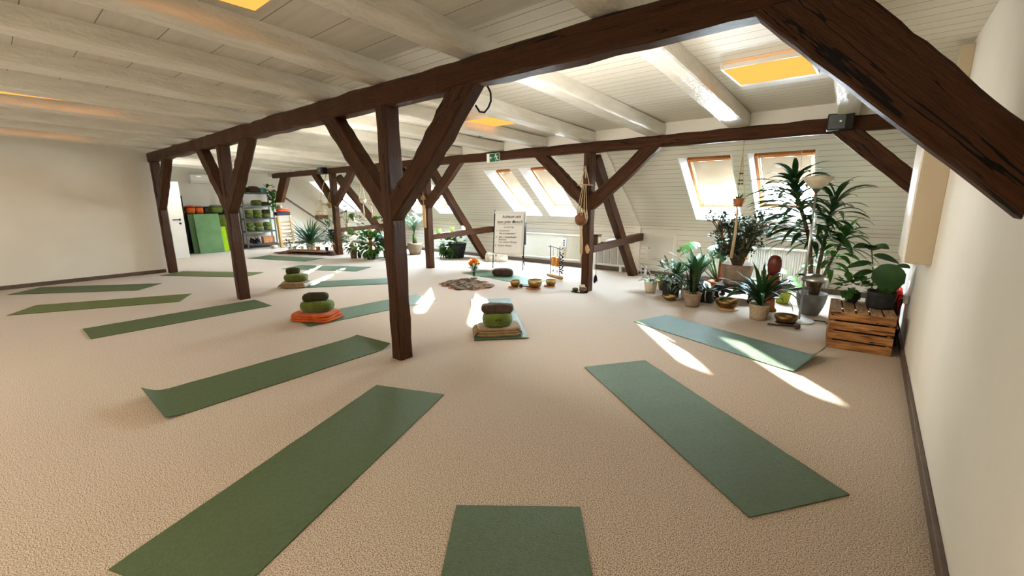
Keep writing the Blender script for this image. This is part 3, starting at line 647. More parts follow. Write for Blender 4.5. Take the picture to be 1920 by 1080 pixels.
for i in range(34):
    a = U(0, 2 * PI); mb.leaf((.03 * math.cos(a), .03 * math.sin(a), U(.14, .22)), (math.cos(a), math.sin(a), U(.1, .9)), (0, 0, 1), U(.07, .12), U(.025, .045))
ob('foliage', mb, LEAFM, t)
for i, p in enumerate(bl):
    mb = MB(); r_ = U(.042, .055)
    for ring in range(4):
        for k in range(11):
            a = 2 * PI * k / 11 + ring * .3; e = .15 + ring * .38
            mb.leaf(p, (math.cos(a) * math.cos(e), math.sin(a) * math.cos(e), math.sin(e)), (0, 0, 1), r_ * (1.1 - ring * .16), r_ * .5, 'round', .1, 4)
    ob('bloom', mb, [FLORA, FLORY, FLORA, FLORY, FLORR][i % 5], t)

# ------------------------------------------------------------------ flipchart
ex = V((.971, .237, 0)); en = V((.237, -.971, 0))
t = thing('flipchart', 'white flipchart easel with German handwriting, on black metal legs', 'flipchart', (-5.76, 6.81, 0), math.atan2(.237, .971))
tilt = .115   # metres back over the board's height
def fp(x, z, off=0): return V((x, (z - .0) * tilt - off, z))
WB = .35
ob('board', MB().loft([[fp(-WB, .33), fp(WB, .33), fp(WB, .33, -.012), fp(-WB, .33, -.012)], [fp(-WB, 1.20), fp(WB, 1.20), fp(WB, 1.20, -.012), fp(-WB, 1.20, -.012)]]), WHITE, t, smooth=False)
pp = ob('paper_pad', MB().loft([[fp(-WB + .025, .345, .012), fp(WB - .045, .345, .012), fp(WB - .045, .345, .002), fp(-WB + .025, .345, .002)], [fp(-WB + .025, 1.16, .010), fp(WB - .03, 1.16, .010), fp(WB - .03, 1.16, .002), fp(-WB + .025, 1.16, .002)]]), PAPER, t, smooth=False)
bev(ob('clamp_bar', MB().loft([[fp(-WB, 1.15, .02), fp(WB, 1.15, .02), fp(WB, 1.15), fp(-WB, 1.15)], [fp(-WB, 1.205, .02), fp(WB, 1.205, .02), fp(WB, 1.205), fp(-WB, 1.205)]]), WHITE, t, smooth=False), .006)
bev(ob('pen_tray', MB().loft([[fp(-WB, .30, .05), fp(WB, .30, .05), fp(WB, .30), fp(-WB, .30)], [fp(-WB, .325, .05), fp(WB, .325, .05), fp(WB, .325), fp(-WB, .325)]]), WHITE, t, smooth=False), .004)
for x in (-WB - .004, WB + .004):
    ob('leg', MB().tube([fp(x * 1.0, 0.0), fp(x, .6), fp(x, 1.22)], .011, 8), BLACK, t)
ob('leg', MB().tube([(.12, .62, 0), (.02, .16, 1.18)], .011, 8), BLACK, t)
ob('back_sheet', MB().loft([[fp(.20, .52, -.07), fp(.37, .52, -.07), fp(.37, .52, -.075), fp(.20, .52, -.075)], [fp(.30, .98, -.03), fp(.37, .98, -.03), fp(.37, .98, -.035), fp(.30, .98, -.035)]]), GREYM, t, smooth=False)
def write(body, x, z, size, shear=.25, w=1.0, bold=.0):
    cu = bpy.data.curves.new('handwriting', 'FONT'); cu.body = body; cu.size = size; cu.shear = shear; cu.extrude = .0004; cu.offset = bold; cu.space_character = 1.06
    cu.materials.append(INK)
    o = bpy.data.objects.new('handwriting', cu); C.objects.link(o); o.parent = t
    a = math.atan(tilt); bpy.context.view_layer.update(); me = bpy.data.meshes.new_from_object(o.evaluated_get(bpy.context.evaluated_depsgraph_get())); bpy.data.objects.remove(o)
    me.name = 'handwriting'; o = bpy.data.objects.new('handwriting', me); C.objects.link(o); o.parent = t
    o.location = fp(x, z, .0135); o.rotation_euler = (PI / 2 - a, R(-1.2), 0); o.scale = (w, 1, 1)
write('Achtsam sein', -.17, 1.058, .095, .35, .80, .0003); write('kann jeder Mensch', -.285, .950, .095, .35, .76, .0004)
ob('underline', MB().tube([fp(-.27, .925, .013), fp(.29, .93, .013)], .0022, 4), INK, t)
write('nur eine Frage', -.12, .862, .05, .3, .75)
write('1.', -.30, .785, .05); write('Kennenlernen', -.225, .785, .05, .3, .8); write('Was ist Achtsamkeit ?', -.225, .725, .05, .3, .8)
write('1.2', -.32, .652, .05, .3, .8); write('Geh- u. Körperübungen', -.235, .652, .05, .3, .8, .0006); write('Meditation', -.235, .60, .05, .3, .8); write('Text  achtsame Übungen', -.235, .55, .05, .3, .8)
write('2.', -.32, .472, .055, .3, .9, .0008); write('Positive Wörter', -.25, .472, .055, .3, .85)

# woven lanterns behind the flipchart
def lattice(x, y, r, h, label):
    t = thing('woven_lantern', label, 'lantern', (x, y, 0), 0, 'white woven lanterns')
    def rad(z): return r * (.86 + .28 * math.sin(PI * min(1, max(0, z / h * .8 + .1))))
    for sg in (1, -1):
        mb = MB()
        for k in range(18):
            pts = [(rad(z) * math.cos(2 * PI * k / 18 + sg * z / h * 1.5), rad(z) * math.sin(2 * PI * k / 18 + sg * z / h * 1.5), z) for z in [h * q / 7 for q in range(8)]]
            mb.tube(pts, .0045, 5)
        ob('weave', mb, RATTAN, t)
    mb = MB()
    for z in (.008, h): mb.tube([(rad(z) * math.cos(2 * PI * k / 24), rad(z) * math.sin(2 * PI * k / 24), z) for k in range(25)], .008, 6)
    ob('rim', mb, RATTAN, t)
    ob('inner_candle', MB().lathe([(0, 0), (r * .55, 0), (r * .55, h * .6), (0, h * .6)], n=18), CREAMP, t)
lattice(-6.86, 7.48, .105, .19, 'white woven lantern partly hidden by the leg of the flipchart')
lattice(-6.60, 7.60, .125, .165, 'wider white woven lantern standing below the flipchart board')

# ------------------------------------------------------------------ wind chimes, tea tray, macrame
t = thing('wind_chime_stand', 'driftwood chime stand with two copper chimes by the radiator', 'chime stand', (-4.43, 6.61, 0), math.atan2(-.164, .424))
ob('base', MB().tube([(-.235, 0, .03), (0, .005, .032), (.235, 0, .03)], [.028, .033, .03], 10), LIGHTW, t)
for x in (-.15, .15): ob('rod', MB().tube([(x, 0, .03), (x - .005, .004, .30), (x + .004, 0, .60)], .008, 7), GREYM, t)
ob('crossbar', MB().tube([(-.20, 0, .565), (-.05, 0, .575), (.20, 0, .55), (.23, .02, .58)], .008, 6), GREYM, t)
for x in (-.055, .075):
    c = ob('chime', MB().lathe([(.034, 0), (.037, .002), (.037, .17), (.034, .172), (.0, .172)], (x, 0, .22), 18), COPPER, t)
    ob('cord', MB().tube([(x, 0, .39), (x, 0, .56)], .0025, 5), BLACK, c)
    ob('clapper', MB().tube([(x, 0, .22), (x, 0, .15), (x, 0, .13), (x, 0, .10)], [.002, .003, .012, .004], 7), BLACK, c)
mb = MB()
for i in range(26):
    z = .12 + .38 * i / 26; a = i * 2.4; mb.ball((.20 + .03 * math.cos(a), .03 * math.sin(a), z), .02, 7, 5, 1.2, .8, .7)
ob('shell_string', mb, BLACK, t)
# tray
t = tag(ob('tea_tray', MB().lathe([(0, 0), (.135, 0), (.145, .012), (.138, .012), (.13, .006), (0, .006)], n=36, sy=.55), DARKW, loc=(-3.40, 5.78, .001), rot=(0, 0, R(8))), 'dark oval tray with a cup and a bowl, at the foot of the macrame post', 'tray')
tag(ob('tea_bowl', MB().lathe(bowl_prof(.048, .05), n=26), mat('olive_glaze', (.10, .11, .03), .3, (.06, .07, .02), 10), loc=(-3.475, 5.775, .009)), 'small olive glazed tea bowl on the dark oval tray', 'bowl')
t = thing('tea_mug', 'brown mug with a cream rim on the dark oval tray', 'mug', (-3.36, 5.79, .009))
ob('mug_body', MB().lathe([(0, 0), (.036, 0), (.044, .03), (.042, .10), (.038, .10), (.038, .03), (0, .012)], n=26), STEM, t)
ob('rim', MB().lathe([(.044, .085), (.046, .10), (.043, .115), (.036, .115), (.037, .085)], n=26), CREAMP, t); ob('handle', MB().tube([(.042, 0, .085), (.07, 0, .08), (.072, 0, .045), (.043, 0, .03)], .006, 7), CREAMP, t)

def rope(pts, r=.005, n=6): return MB().tube(pts, r, n)
# macrame hanger with a clay pot on the post
hx, hy = -3.385, 5.845
t = thing('macrame_hanger', 'long macrame plant hanger with a clay pot, hanging on the post', 'plant hanger', (hx, hy, 0))
ob('twig', MB().tube([(-.13, -.01, 1.655), (0, -.012, 1.66), (.14, -.008, 1.648)], .009, 7), LIGHTW, t)
mb = MB()
mb.tube([(0, .02, 1.94), (-.015, -.01, 1.93), (.02, -.01, 1.80)], .006)
for sx in (-.075, .075): mb.tube([(0, 0, 1.93), (sx, -.012, 1.66)], .006)
mb.tube([(0, .0, 1.93), (.01, -.01, 1.76)], .009)
K = 8
for k in range(K):
    a = 2 * PI * k / K
    top = V((.03 * math.cos(a), -.02 + .02 * math.sin(a), 1.65))
    m1 = V((.075 * math.cos(a), -.07 + .06 * math.sin(a), 1.30)); b1 = V((.10 * math.cos(a + .39), -.09 + .085 * math.sin(a + .39), 1.17)); b2 = V((.10 * math.cos(a - .39), -.09 + .085 * math.sin(a - .39), 1.17)); bt = V((.02 * math.cos(a), -.09 + .02 * math.sin(a), 1.04))
    mb.tube([top, m1], .0055); mb.tube([m1, b1, bt], .005); mb.tube([m1, b2, bt], .005)
for k in range(9):
    a = k * .7; mb.tube([(.012 * math.cos(a), -.09 + .012 * math.sin(a), 1.045), (.02 * math.cos(a), -.075 + .015 * math.sin(a), .8), (.022 * math.cos(a) - .005, -.06 + .016 * math.sin(a), .62)], .005)
mb.tube([(0, -.09, 1.05), (0, -.085, 1.0)], .022, 8)
ob('cords', mb, ROPE, t)
mb = MB()
for i in range(14): mb.ball((.012 * (i % 3 - 1), -.02 + .004 * (i % 2), 1.60 - .016 * i), .014, 7, 5)
ob('bead_knots', mb, STEM, t)
tag(ob('clay_pot', MB().lathe([(0, 0), (.06, .005), (.092, .05), (.098, .10), (.082, .15), (.05, .175), (.044, .19), (.038, .19), (.044, .17), (0, .15)], n=30), mat('brown_clay', (.22, .10, .05), .6, (.15, .065, .03), 10, bump=.2, bs=50), loc=(hx, hy - .09, 1.055)), 'round brown clay pot held in the long macrame hanger on the post', 'pot')
tag(ob('dried_bunch', MB().tube([(0, 0, 0), (.01, -.01, .05), (.0, -.015, .10), (0, -.01, .14)], [.018, .035, .03, .008], 9), LIGHTW, loc=(-3.33, 5.868, .62)), 'little straw bunch hanging low on the macrame post', 'straw bunch')
# dark herb bundle on the other side
t = thing('hanging_herb_bundle', 'dark dried herb bundle hanging on a string at the macrame post', 'herb bundle', (-3.27, 6.05, 0))
ob('string', rope([(0, 0, .62), (.005, 0, .25)], .003), BLACK, t)
mb = MB()
for i in range(26):
    a = U(0, 2 * PI); mb.leaf((0, 0, .26), (math.cos(a) * .5, math.sin(a) * .5, -1), (math.cos(a), math.sin(a), .3), U(.09, .15), .03)
ob('herbs', mb, NAVY, t)
# lotus ornament + wooden plaque on the second back post
t = thing('lotus_ornament', 'golden lotus ornament above a tapered wooden plaque, hung on the tealight post', 'wall ornament', (-7.225, 5.845, 0))
mb = MB()
for k in range(9):
    a = R(-10 + 25 * k); d = V((math.cos(a), 0, math.sin(a)))
    mb.leaf(V((0, 0, 1.47)), d, (0, -1, 0), .085, .04, 'ovate', 0, 5, .05)
thin(ob('lotus', mb, BRASS, t), .006)
ob('cord', MB().tube([(0, 0, 1.60), (0, 0, 1.40), (0, 0, 1.33)], .006, 6), ROPE, t)
bev(ob('plaque', MB().loft([[(-.035, -.008, .885), (.05, -.008, .87), (.05, .012, .87), (-.035, .012, .885)], [(-.055, -.008, 1.34), (.055, -.008, 1.345), (.055, .012, 1.345), (-.055, .012, 1.34)]]), LIGHTW, t, smooth=False), .006)
# rail ornaments
for i, (y, l) in enumerate([(6.22, 'green tealight glass on the rail, closest to the post'), (6.62, 'green tealight glass in the middle of the rail'), (6.98, 'brightest white tealight glass on the rail')]):
    z = .725 + (y - 6.02) * (.065 / 1.93)
    tag(ob('tealight_glass', MB().lathe([(0, 0), (.04, 0), (.05, .05), (.052, .10), (.047, .10), (.045, .05), (.03, .01), (0, .01)], n=22), FROST if i < 2 else CANDLE, loc=(-7.22, y, z + .001)), l, 'tealight holder', 'tealight glasses on the rail')
t = thing('wooden_lantern_box', 'little wooden box with a pale side on the rail by the macrame post', 'box', (-3.37, 6.22, .735), R(10))
bev(ob('box_body', B((0, 0, .065), (.10, .17, .125)), STEM, t, smooth=False), .004); bev(ob('lid', B((0, 0, .136), (.12, .19, .018)), DARKW, t, smooth=False), .003); ob('window', B((.052, 0, .065), (.006, .12, .09)), CREAMP, t, smooth=False)
tag(ob('small_cloth', MB().loft([[(-.05, 0, .0), (.05, 0, 0), (.05, 0, .02), (-.05, 0, .02)], [(-.05, .2, .005), (.05, .2, .005), (.05, .2, .03), (-.05, .2, .03)], [(-.05, .42, .012), (.05, .42, .012), (.05, .42, .03), (-.05, .42, .03)]]), PAPER, loc=(-3.375, 6.42, .742)), 'folded white cloth lying on the rail behind the wooden box', 'cloth')

# ------------------------------------------------------------------ signs and fittings on the back timber
t = thing('exit_sign', 'green and white emergency exit sign with running figure and arrow on the back timber', 'exit sign', (-5.265, 5.868, 2.17))
bev(ob('sign_box', B((0, 0, 0), (.30, .022, .15)), EXITW, t, smooth=False), .003)
ob('sign_face', B((.035, -.013, 0), (.225, .004, .135)), EXITG, t, smooth=False)
mb = MB(); yy = -.016
def flat(pts): 
    n = len(pts); mb.add([(x, yy, z) for x, z in pts] + [(x, yy + .001, z) for x, z in pts], [tuple(range(n)), tuple(range(2 * n - 1, n - 1, -1))])
flat([(-.066, -.005), (-.012, -.005), (-.012, .006), (-.066, .006)]); flat([(-.072, 0), (-.042, .026), (-.042, .012), (-.056, 0), (-.042, -.012), (-.042, -.026)])
ob('arrow', mb, EXITW, t, smooth=False)
mb = MB()
flat([(.068 + .011 * math.cos(a * PI / 6), .048 + .011 * math.sin(a * PI / 6)) for a in range(12)])
flat([(.06, .034), (.078, .034), (.096, -.008), (.08, -.014)]); flat([(.062, .034), (.036, .012), (.032, -.006), (.040, -.006), (.046, .008), (.066, .022)]); flat([(.078, .034), (.104, .02), (.112, .034), (.119, .03), (.108, .008), (.082, .02)])
flat([(.08, -.01), (.066, -.03), (.064, -.058), (.076, -.058), (.077, -.034), (.094, -.012)]); flat([(.086, -.008), (.098, -.006), (.112, -.034), (.132, -.036), (.132, -.046), (.104, -.046)])
ob('running_figure', mb, EXITW, t, smooth=False)
for x, lab in ((-.36, 'small black loudspeaker on the back timber above the tall houseplants'), (-11.25, 'small black loudspeaker on the back timber above the far floor plants')):
    t = thing('loudspeaker', lab, 'loudspeaker', (x, 5.80, 2.215), R(6)); bev(ob('cabinet', B((0, 0, 0), (.22, .14, .16)), BLACK, t, smooth=False), .008)
    ob('grille', B((-.03, -.073, 0), (.14, .006, .14)), GREYM, t, smooth=False); ob('badge', B((.0, -.078, .0), (.018, .003, .018)), EXITW, t, smooth=False)
    if x > -1: ob('cable', MB().tube([(.10, -.02, .07), (.13, -.04, .14), (.12, 0, .20)], .006, 6), BLACK, t)
tag(ob('hanging_cable', MB().tube([(-2.30, 2.38, 2.13), (-2.28, 2.40, 2.085), (-2.25, 2.42, 2.08), (-2.21, 2.42, 2.11), (-2.185, 2.42, 2.15), (-2.17, 2.40, 2.20), (-2.17, 2.37, 2.235)], .007, 7), BLACK), 'short black cable loop beside the top of the nearest brace', 'cable')
bev(tag(ob('smoke_detector', B((-4.86, 5.2, zc(5.2) - .02), (.16, .08, .03)), GREYM, smooth=False), 'small grey vent plate on the ceiling above the exit sign', 'vent'), .004)

# ------------------------------------------------------------------ knee wall fittings
def radiator(x0, x1, z0, z1, label):
    t = thing('radiator', label, 'radiator', ((x0 + x1) / 2, 7.90, 0)); w = x1 - x0
    mb = MB(); n = int(w / .034); prof = []
    for i in range(n * 2 + 1):
        x = -w / 2 + w * i / (n * 2); prof.append((x, -.050 if i % 2 == 0 else -.026))
    secs = [[V((x, y, z)) for x, y in prof] for z in (z0 + .03, z1 - .03)]; mb.loft(secs, cap=False, closed=False)
    ob('front_panel', mb, RADW, t, smooth=False)
    ob('casing', B((0, .01, (z0 + z1) / 2), (w, .07, z1 - z0 - .02)), RADW, t, smooth=False)
    bev(ob('top_grille', B((0, 0, z1 - .015), (w + .01, .10, .03)), RADW, t, smooth=False), .004); bev(ob('lower_rail', B((0, 0, z0 + .015), (w + .01, .10, .03)), RADW, t, smooth=False), .004)
    ob('valve', MB().tube([(w / 2 + .01, -.01, z0 + .08), (w / 2 + .05, -.01, z0 + .08), (w / 2 + .05, -.01, z0 - .02)], [.014, .018, .012], 8), WHITE, t)
    for sx in (-1, 1): ob('bracket', B((sx * (w / 2 - .12), .06, (z0 + z1) / 2), (.05, .05, .3)), WHITE, t, smooth=False)
radiator(-6.15, -4.62, .14, .70, 'long white radiator under the middle skylights, behind the flipchart')
radiator(-1.95, -.42, .12, .66, 'white radiator behind the potted plants under the right skylights')
t = thing('socket_block', 'white multi socket fixed on the front of the long radiator', 'socket', (-5.0, 7.83, .52))
bev(ob('socket_body', B((0, 0, 0), (.09, .05, .18)), WHITE, t, smooth=False), .006)
for z in (-.05, .0, .05): ob('socket_hole', MB().lathe([(0, 0), (.02, 0), (.02, .003), (0, .003)], n=16), GREYM, t, loc=(0, -.026, z), rot=(PI / 2, 0, 0))
ob('plug', B((-.055, 0, .05), (.04, .04, .05)), WHITE, t, smooth=False)
t = thing('convector_heater', 'low pale panelled heater behind the rail of the macrame post', 'heater', (-4.02, 7.92, 0))
ob('casing', B((0, 0, .32), (.78, .06, .42)), WHITE, t, smooth=False)
for k in range(5): bev(ob('panel', B((-.31 + .155 * k, -.036, .32), (.13, .012, .34)), GREYW if k else WHITE, t, smooth=False), .004)
for sx in (-1, 1): ob('foot', B((sx * .3, 0, .055), (.05, .06, .11)), WHITE, t, smooth=False)
t = thing('wall_hatch', 'plain cream access hatch in the low boarded wall', 'hatch', (-2.955, 7.972, .515))
bev(ob('hatch_door', B((0, -.006, 0), (.48, .03, .46)), WALLM, t, smooth=False), .003); ob('knob', MB().ball((-.22, -.027, .0), .012, 10, 6), GREYM, t)
mb = MB(); 
for c, d in (((0, -.003, .255), (.56, .02, .05)), ((0, -.003, -.255), (.56, .02, .05)), ((.265, -.003, 0), (.05, .02, .46)), ((-.265, -.003, 0), (.05, .02, .46))): mb.box(c, d)
ob('hatch_frame', mb, TRIMW, t, smooth=False)
t = thing('power_socket', 'white double socket box on the floor by the slanting strut', 'socket', (-3.22, 7.86, 0))
bev(ob('socket_body', B((0, 0, .09), (.10, .07, .17)), WHITE, t, smooth=False), .006)
for z in (.055, .125): ob('socket_hole', MB().lathe([(0, 0), (.025, 0), (.025, .003), (0, .003)], n=16), GREYM, t, loc=(0, -.036, z), rot=(PI / 2, 0, 0))
ob('plug', MB().lathe([(0, 0), (.03, 0), (.03, .05), (.012, .07), (0, .07)], n=14), WHITE, t, loc=(-.11, -.01, .09), rot=(0, PI / 2, 0))
ob('cable', MB().tube([(.05, 0, .06), (.10, -.01, .10), (.14, .0, .03), (.2, .05, .02)], .008, 6), WHITE, t)
# cabinet and its fittings on the right wall
t = thing('wall_cabinet', 'tall tan wall cabinet hanging on the right wall behind the huge brace', 'cabinet', (.325, 4.78, .955))
bev(ob('cabinet_body', B((0, 0, .50), (.15, .70, 1.0)), CABM, t, smooth=False), .004); bev(ob('cabinet_door', B((-.083, 0, .50), (.016, .68, .98)), TRIMW, t, smooth=False), .003)
t = thing('wall_socket', 'round white socket low on the right wall behind the crate, cables hanging from it', 'socket', (.385, 5.62, .47))
bev(ob('socket_body', B((-.01, 0, 0), (.04, .09, .09)), WHITE, t, smooth=False), .012)
mb = MB(); mb.tube([(-.03, 0, -.01), (-.07, .05, -.05), (-.06, .06, -.18), (-.02, -.06, -.30), (-.05, -.16, -.44)], .007, 6); mb.tube([(-.03, .01, -.02), (-.05, .03, -.15), (-.06, -.1, -.33), (-.03, -.18, -.445)], .007, 6); mb.tube([(-.03, .01, .02), (-.06, .06, .02), (-.08, .09, -.1), (-.07, .02, -.25), (-.04, -.1, -.42)], .006, 6)
ob('cables', mb, BLACK, t)
# fire extinguisher
t = thing('fire_extinguisher', 'red fire extinguisher at the right wall behind the crate plants', 'fire extinguisher', (.285, 5.98, 0))
ob('cylinder', MB().lathe([(0, 0), (.085, 0), (.09, .02), (.09, .44), (.075, .51), (.03, .55), (.03, .58), (0, .58)], n=30), REDM, t)
ob('base_ring', MB().lathe([(.085, -.0), (.094, .0), (.094, .07), (.088, .07)], n=30), BLACK, t); ob('label_band', MB().lathe([(.0905, .15), (.092, .15), (.092, .23), (.0905, .23)], n=30), EXITW, t)
ob('valve', MB().tube([(0, 0, .57), (0, 0, .63)], .02, 10), BLACK, t); ob('lever', MB().tube([(-.01, 0, .63), (.0, -.07, .66), (.01, -.12, .65)], .010, 6), BLACK, t); ob('hose', MB().tube([(-.02, 0, .60), (-.10, .0, .58), (-.125, 0, .45), (-.115, 0, .20)], .012, 8), BLACK, t)

# ------------------------------------------------------------------ houseplants
def taper(r, h, rb=.72, lip=.0, t=.010, belly=0):
    """outer profile of a pot with an inner wall"""
    pts = [(0, 0), (r * rb, 0)]
    for k in range(1, 6):
        f = k / 5; pts.append((r * (rb + (1 - rb) * f + belly * math.sin(PI * f)), h * f))
    if lip: pts[-1] = (r, h - .02); pts += [(r + lip, h - .02), (r + lip, h)]
    pts += [(r - t, h), (r - t * 1.3, h * .80), (0, h * .80)]
    return pts
def potted(name, label, x, y, r, h, pm, z=.001, rb=.72, belly=0, lip=0, soil=True, cat='potted plant', group=None, rz=0, square=False):
    t = thing(name, label, cat, (x, y, z), rz, group)
    if square:
        s_ = lambda rr, zz: [V((a * rr, b * rr, zz)) for a, b in ((-1, -1), (1, -1), (1, 1), (-1, 1))]
        o = ob('pot', MB().loft([s_(r * rb, 0), s_(r, h), s_(r - .01, h), s_(r - .012, h * .8)]), pm, t, smooth=False); bev(o, .008)
    else: ob('pot', MB().lathe(taper(r, h, rb, lip, belly=belly)), pm, t)
    if soil: ob('soil', MB().lathe([(0, h * .80), ((r - .012) * .98, h * .80), ((r - .02) * .6, h * .88), (0, h * .90)], n=18) if not square else B((0, 0, h * .84), (2 * r - .03, 2 * r - .03, .02)), SOIL, t)
    return t
def rosette(n, L, W, e0, e1, base=(0, 0, 0), br=.02, fold=.25, az0=None, spread=2 * PI, peak=.4, jl=.2, mb=None, nseg=7):
    mb = mb or MB()
    for k in range(n):
        a = (az0 if az0 is not None else 0) + spread * k / n + U(-.25, .25); q = k / max(1, n - 1)
        mb.strap((base[0] + br * math.cos(a), base[1] + br * math.sin(a), base[2]), a, L * U(1 - jl, 1 + jl), W * U(.85, 1.1), e0[0] + (e0[1] - e0[0]) * U(0, 1), e1[0] + (e1[1] - e1[0]) * U(0, 1), nseg, fold, tw=U(-.4, .4), peak=peak)
    return mb
def bushy(n, c, rad, L, W, mb=None, shape='ovate', up=.4, curl=.25, hollow=.5):
    mb = mb or MB()
    for k in range(n):
        a = U(0, 2 * PI); cz = U(-1, 1); rr = (hollow + (1 - hollow) * U(0, 1) ** .6); s_ = math.sqrt(1 - cz * cz)
        d = V((s_ * math.cos(a), s_ * math.sin(a), cz)); p = V(c) + V((d.x * rad[0], d.y * rad[1], d.z * rad[2])) * rr
        dd = d + V((U(-.5, .5), U(-.5, .5), up + U(-.4, .4)))
        mb.leaf(p, dd, (U(-.3, .3), U(-.3, .3), 1), L * U(.7, 1.2), W * U(.8, 1.1), shape, curl, 5)
    return mb

# --- group in front of the right skylights
t = potted('orchid', 'small orchid with drooping leaves in a cream pot at the plant group end', -2.52, 6.46, .105, .18, CREAMP, rb=.7)
ob('leaves', rosette(8, .19, .055, (.3, .9), (-1.2, -.5), (0, 0, .17), peak=.5), LEAFD, t); ob('flower_stem', MB().tube([(0, 0, .15), (-.03, 0, .28), (-.09, .0, .37), (-.17, 0, .44)], .004, 5), STEM, t)
t = potted('potted_plant', 'little plant in a round brass pot behind the orchid and the dark pot', -2.43, 6.74, .085, .15, BRASS, rb=.6, belly=.1)
ob('leaves', rosette(12, .20, .03, (.5, 1.4), (-.8, .2), (0, 0, .13)), LEAFM, t)
tag(ob('brass_bowl', MB().lathe(bowl_prof(.095, .075), n=34), BRASS, loc=(-2.09, 6.11, .001)), 'brass singing bowl in front of the dark pot with the silvery bush', 'singing bowl', 'brass singing bowls')
t = potted('potted_plant', 'silvery variegated bush in a dark cylindrical pot behind a brass bowl', -2.17, 6.36, .125, .22, DARKP, rb=.9)
ob('leaves', bushy(120, (0, 0, .36), (.19, .19, .17), .13, .035, up=.2, curl=.4), LEAFV, t); ob('stems', rosette(8, .22, .008, (.7, 1.3), (.3, 1.2), (0, 0, .2)), GSTEM, t)
t = potted('potted_plant', 'dark strap-leaved clivia at the back, left of the tall sansevieria', -2.30, 6.98, .13, .22, DARKP)
ob('leaves', rosette(14, .48, .07, (.7, 1.4), (-.7, .3), (0, 0, .2), peak=.5), LEAFD, t)
t = potted('potted_plant', 'upright broad-leaved agapanthus behind the sansevieria pot', -1.94, 6.72, .13, .22, DARKP)
ob('leaves', rosette(16, .52, .075, (1.0, 1.5), (-.3, 1.1), (0, 0, .2), peak=.5), LEAFD, t)
t = potted('potted_plant', 'white-edged spider plant trailing beside the sansevieria', -1.92, 6.30, .08, .15, TAUPE)
ob('leaves', rosette(34, .36, .022, (.5, 1.4), (-1.3, -.3), (0, 0, .14), peak=.3), LEAFV, t)
t = potted('sansevieria', 'tall banded sansevieria in a taupe tapered pot on the carpet', -1.729, 5.95, .118, .19, TAUPE, rb=.72)
mb = MB()
for k in range(15):
    a = U(0, 2 * PI); r_ = U(.01, .06); mb.strap((r_ * math.cos(a), r_ * math.sin(a), .15), a, U(.28, .50), U(.05, .07), U(1.25, 1.5), U(1.4, 1.65), 8, .5, tw=U(-.8, .8), peak=.55)
ob('leaves', mb, SANS, t)
mb = MB()
for k in range(3): mb.strap((.02 * k - .02, -.05, .155), -PI / 2 + k - 1, .12, .03, .9, .2, 5, .3)
ob('dry_leaves', mb, LIGHTW, t)
t = potted('potted_plant', 'small plant in a black pot with a pale ribbon, right of the sansevieria', -1.64, 6.32, .082, .17, BLACK, rb=.9, square=True)
ob('leaves', rosette(10, .24, .05, (.3, 1.2), (-.5, .3), (0, 0, .15), peak=.5), LEAFS, t); ob('ribbon', MB().tube([(.0, -.088, .17), (-.005, -.086, .10), (.005, -.082, .02)], .007, 6), CREAMP, t)
# monstera on a moss pole
t = potted('monstera', 'monstera with a terracotta-coloured pole and big split leaves, left of the jade tree', -1.74, 7.30, .14, .14, TERRA, rb=.6, lip=.02)
ob('pole', MB().tube([(.01, 0, .1), (.015, 0, .45), (.03, 0, .79)], .036, 12), TERRA, t)
mb = MB(); st = MB()
for (p, d, up, L, W) in [((-.30, -.15, .74), (-.55, -.45, -.05), (.0, -.35, 1), .34, .36), ((-.10, -.18, .72), (.55, -.55, -.22), (0, -.5, 1), .34, .32), ((.02, -.05, .80), (.2, -.4, .12), (0, -.6, 1), .26, .24), ((-.45, -.05, .62), (-.6, -.1, -.2), (0, -.3, 1), .2, .18)]:
    mb.split_leaf(p, d, up, L, W); st.tube([(0, 0, .1), (p[0] * .7, p[1] * .7, p[2] * .6), p], .008, 6)
for k in range(6):
    a = 2.2 + k * .45; st.tube([(0, 0, .12), (.12 * math.cos(a), .1 * math.sin(a), .3), (.26 * math.cos(a), .2 * math.sin(a), .55)], .007, 6)
ob('split_leaves', mb, LEAFM, t); ob('stems', st, GSTEM, t)
# carved stool with the jade tree
sx_, sy_ = -1.36, 6.74
t = thing('carved_stool', 'dark carved wooden stool with curved legs, carrying the jade tree pot', 'stool', (sx_, sy_, 0))
bev(ob('seat', B((0, 0, .205), (.50, .40, .05)), DARKW, t, smooth=False), .01)
for a, b in ((-1, -1), (1, -1), (1, 1), (-1, 1)):
    ob('leg', MB().tube([(a * .19, b * .15, .19), (a * .235, b * .18, .13), (a * .22, b * .17, .07), (a * .20, b * .155, .03), (a * .24, b * .18, .008)], [.05, .045, .032, .028, .035], 9), DARKW, t)
for s_ in (-1, 1): ob('apron', MB().tube([(-.19, s_ * .16, .175), (-.09, s_ * .165, .145), (0, s_ * .165, .125), (.09, s_ * .165, .145), (.19, s_ * .16, .175)], .028, 7), DARKW, t)
t = potted('jade_tree', 'bushy jade tree in a big taupe pot standing on the carved stool', sx_ - .02, sy_ + .02, .215, .29, TAUPE, z=.232, rb=.78)
br = MB(); lf = MB()
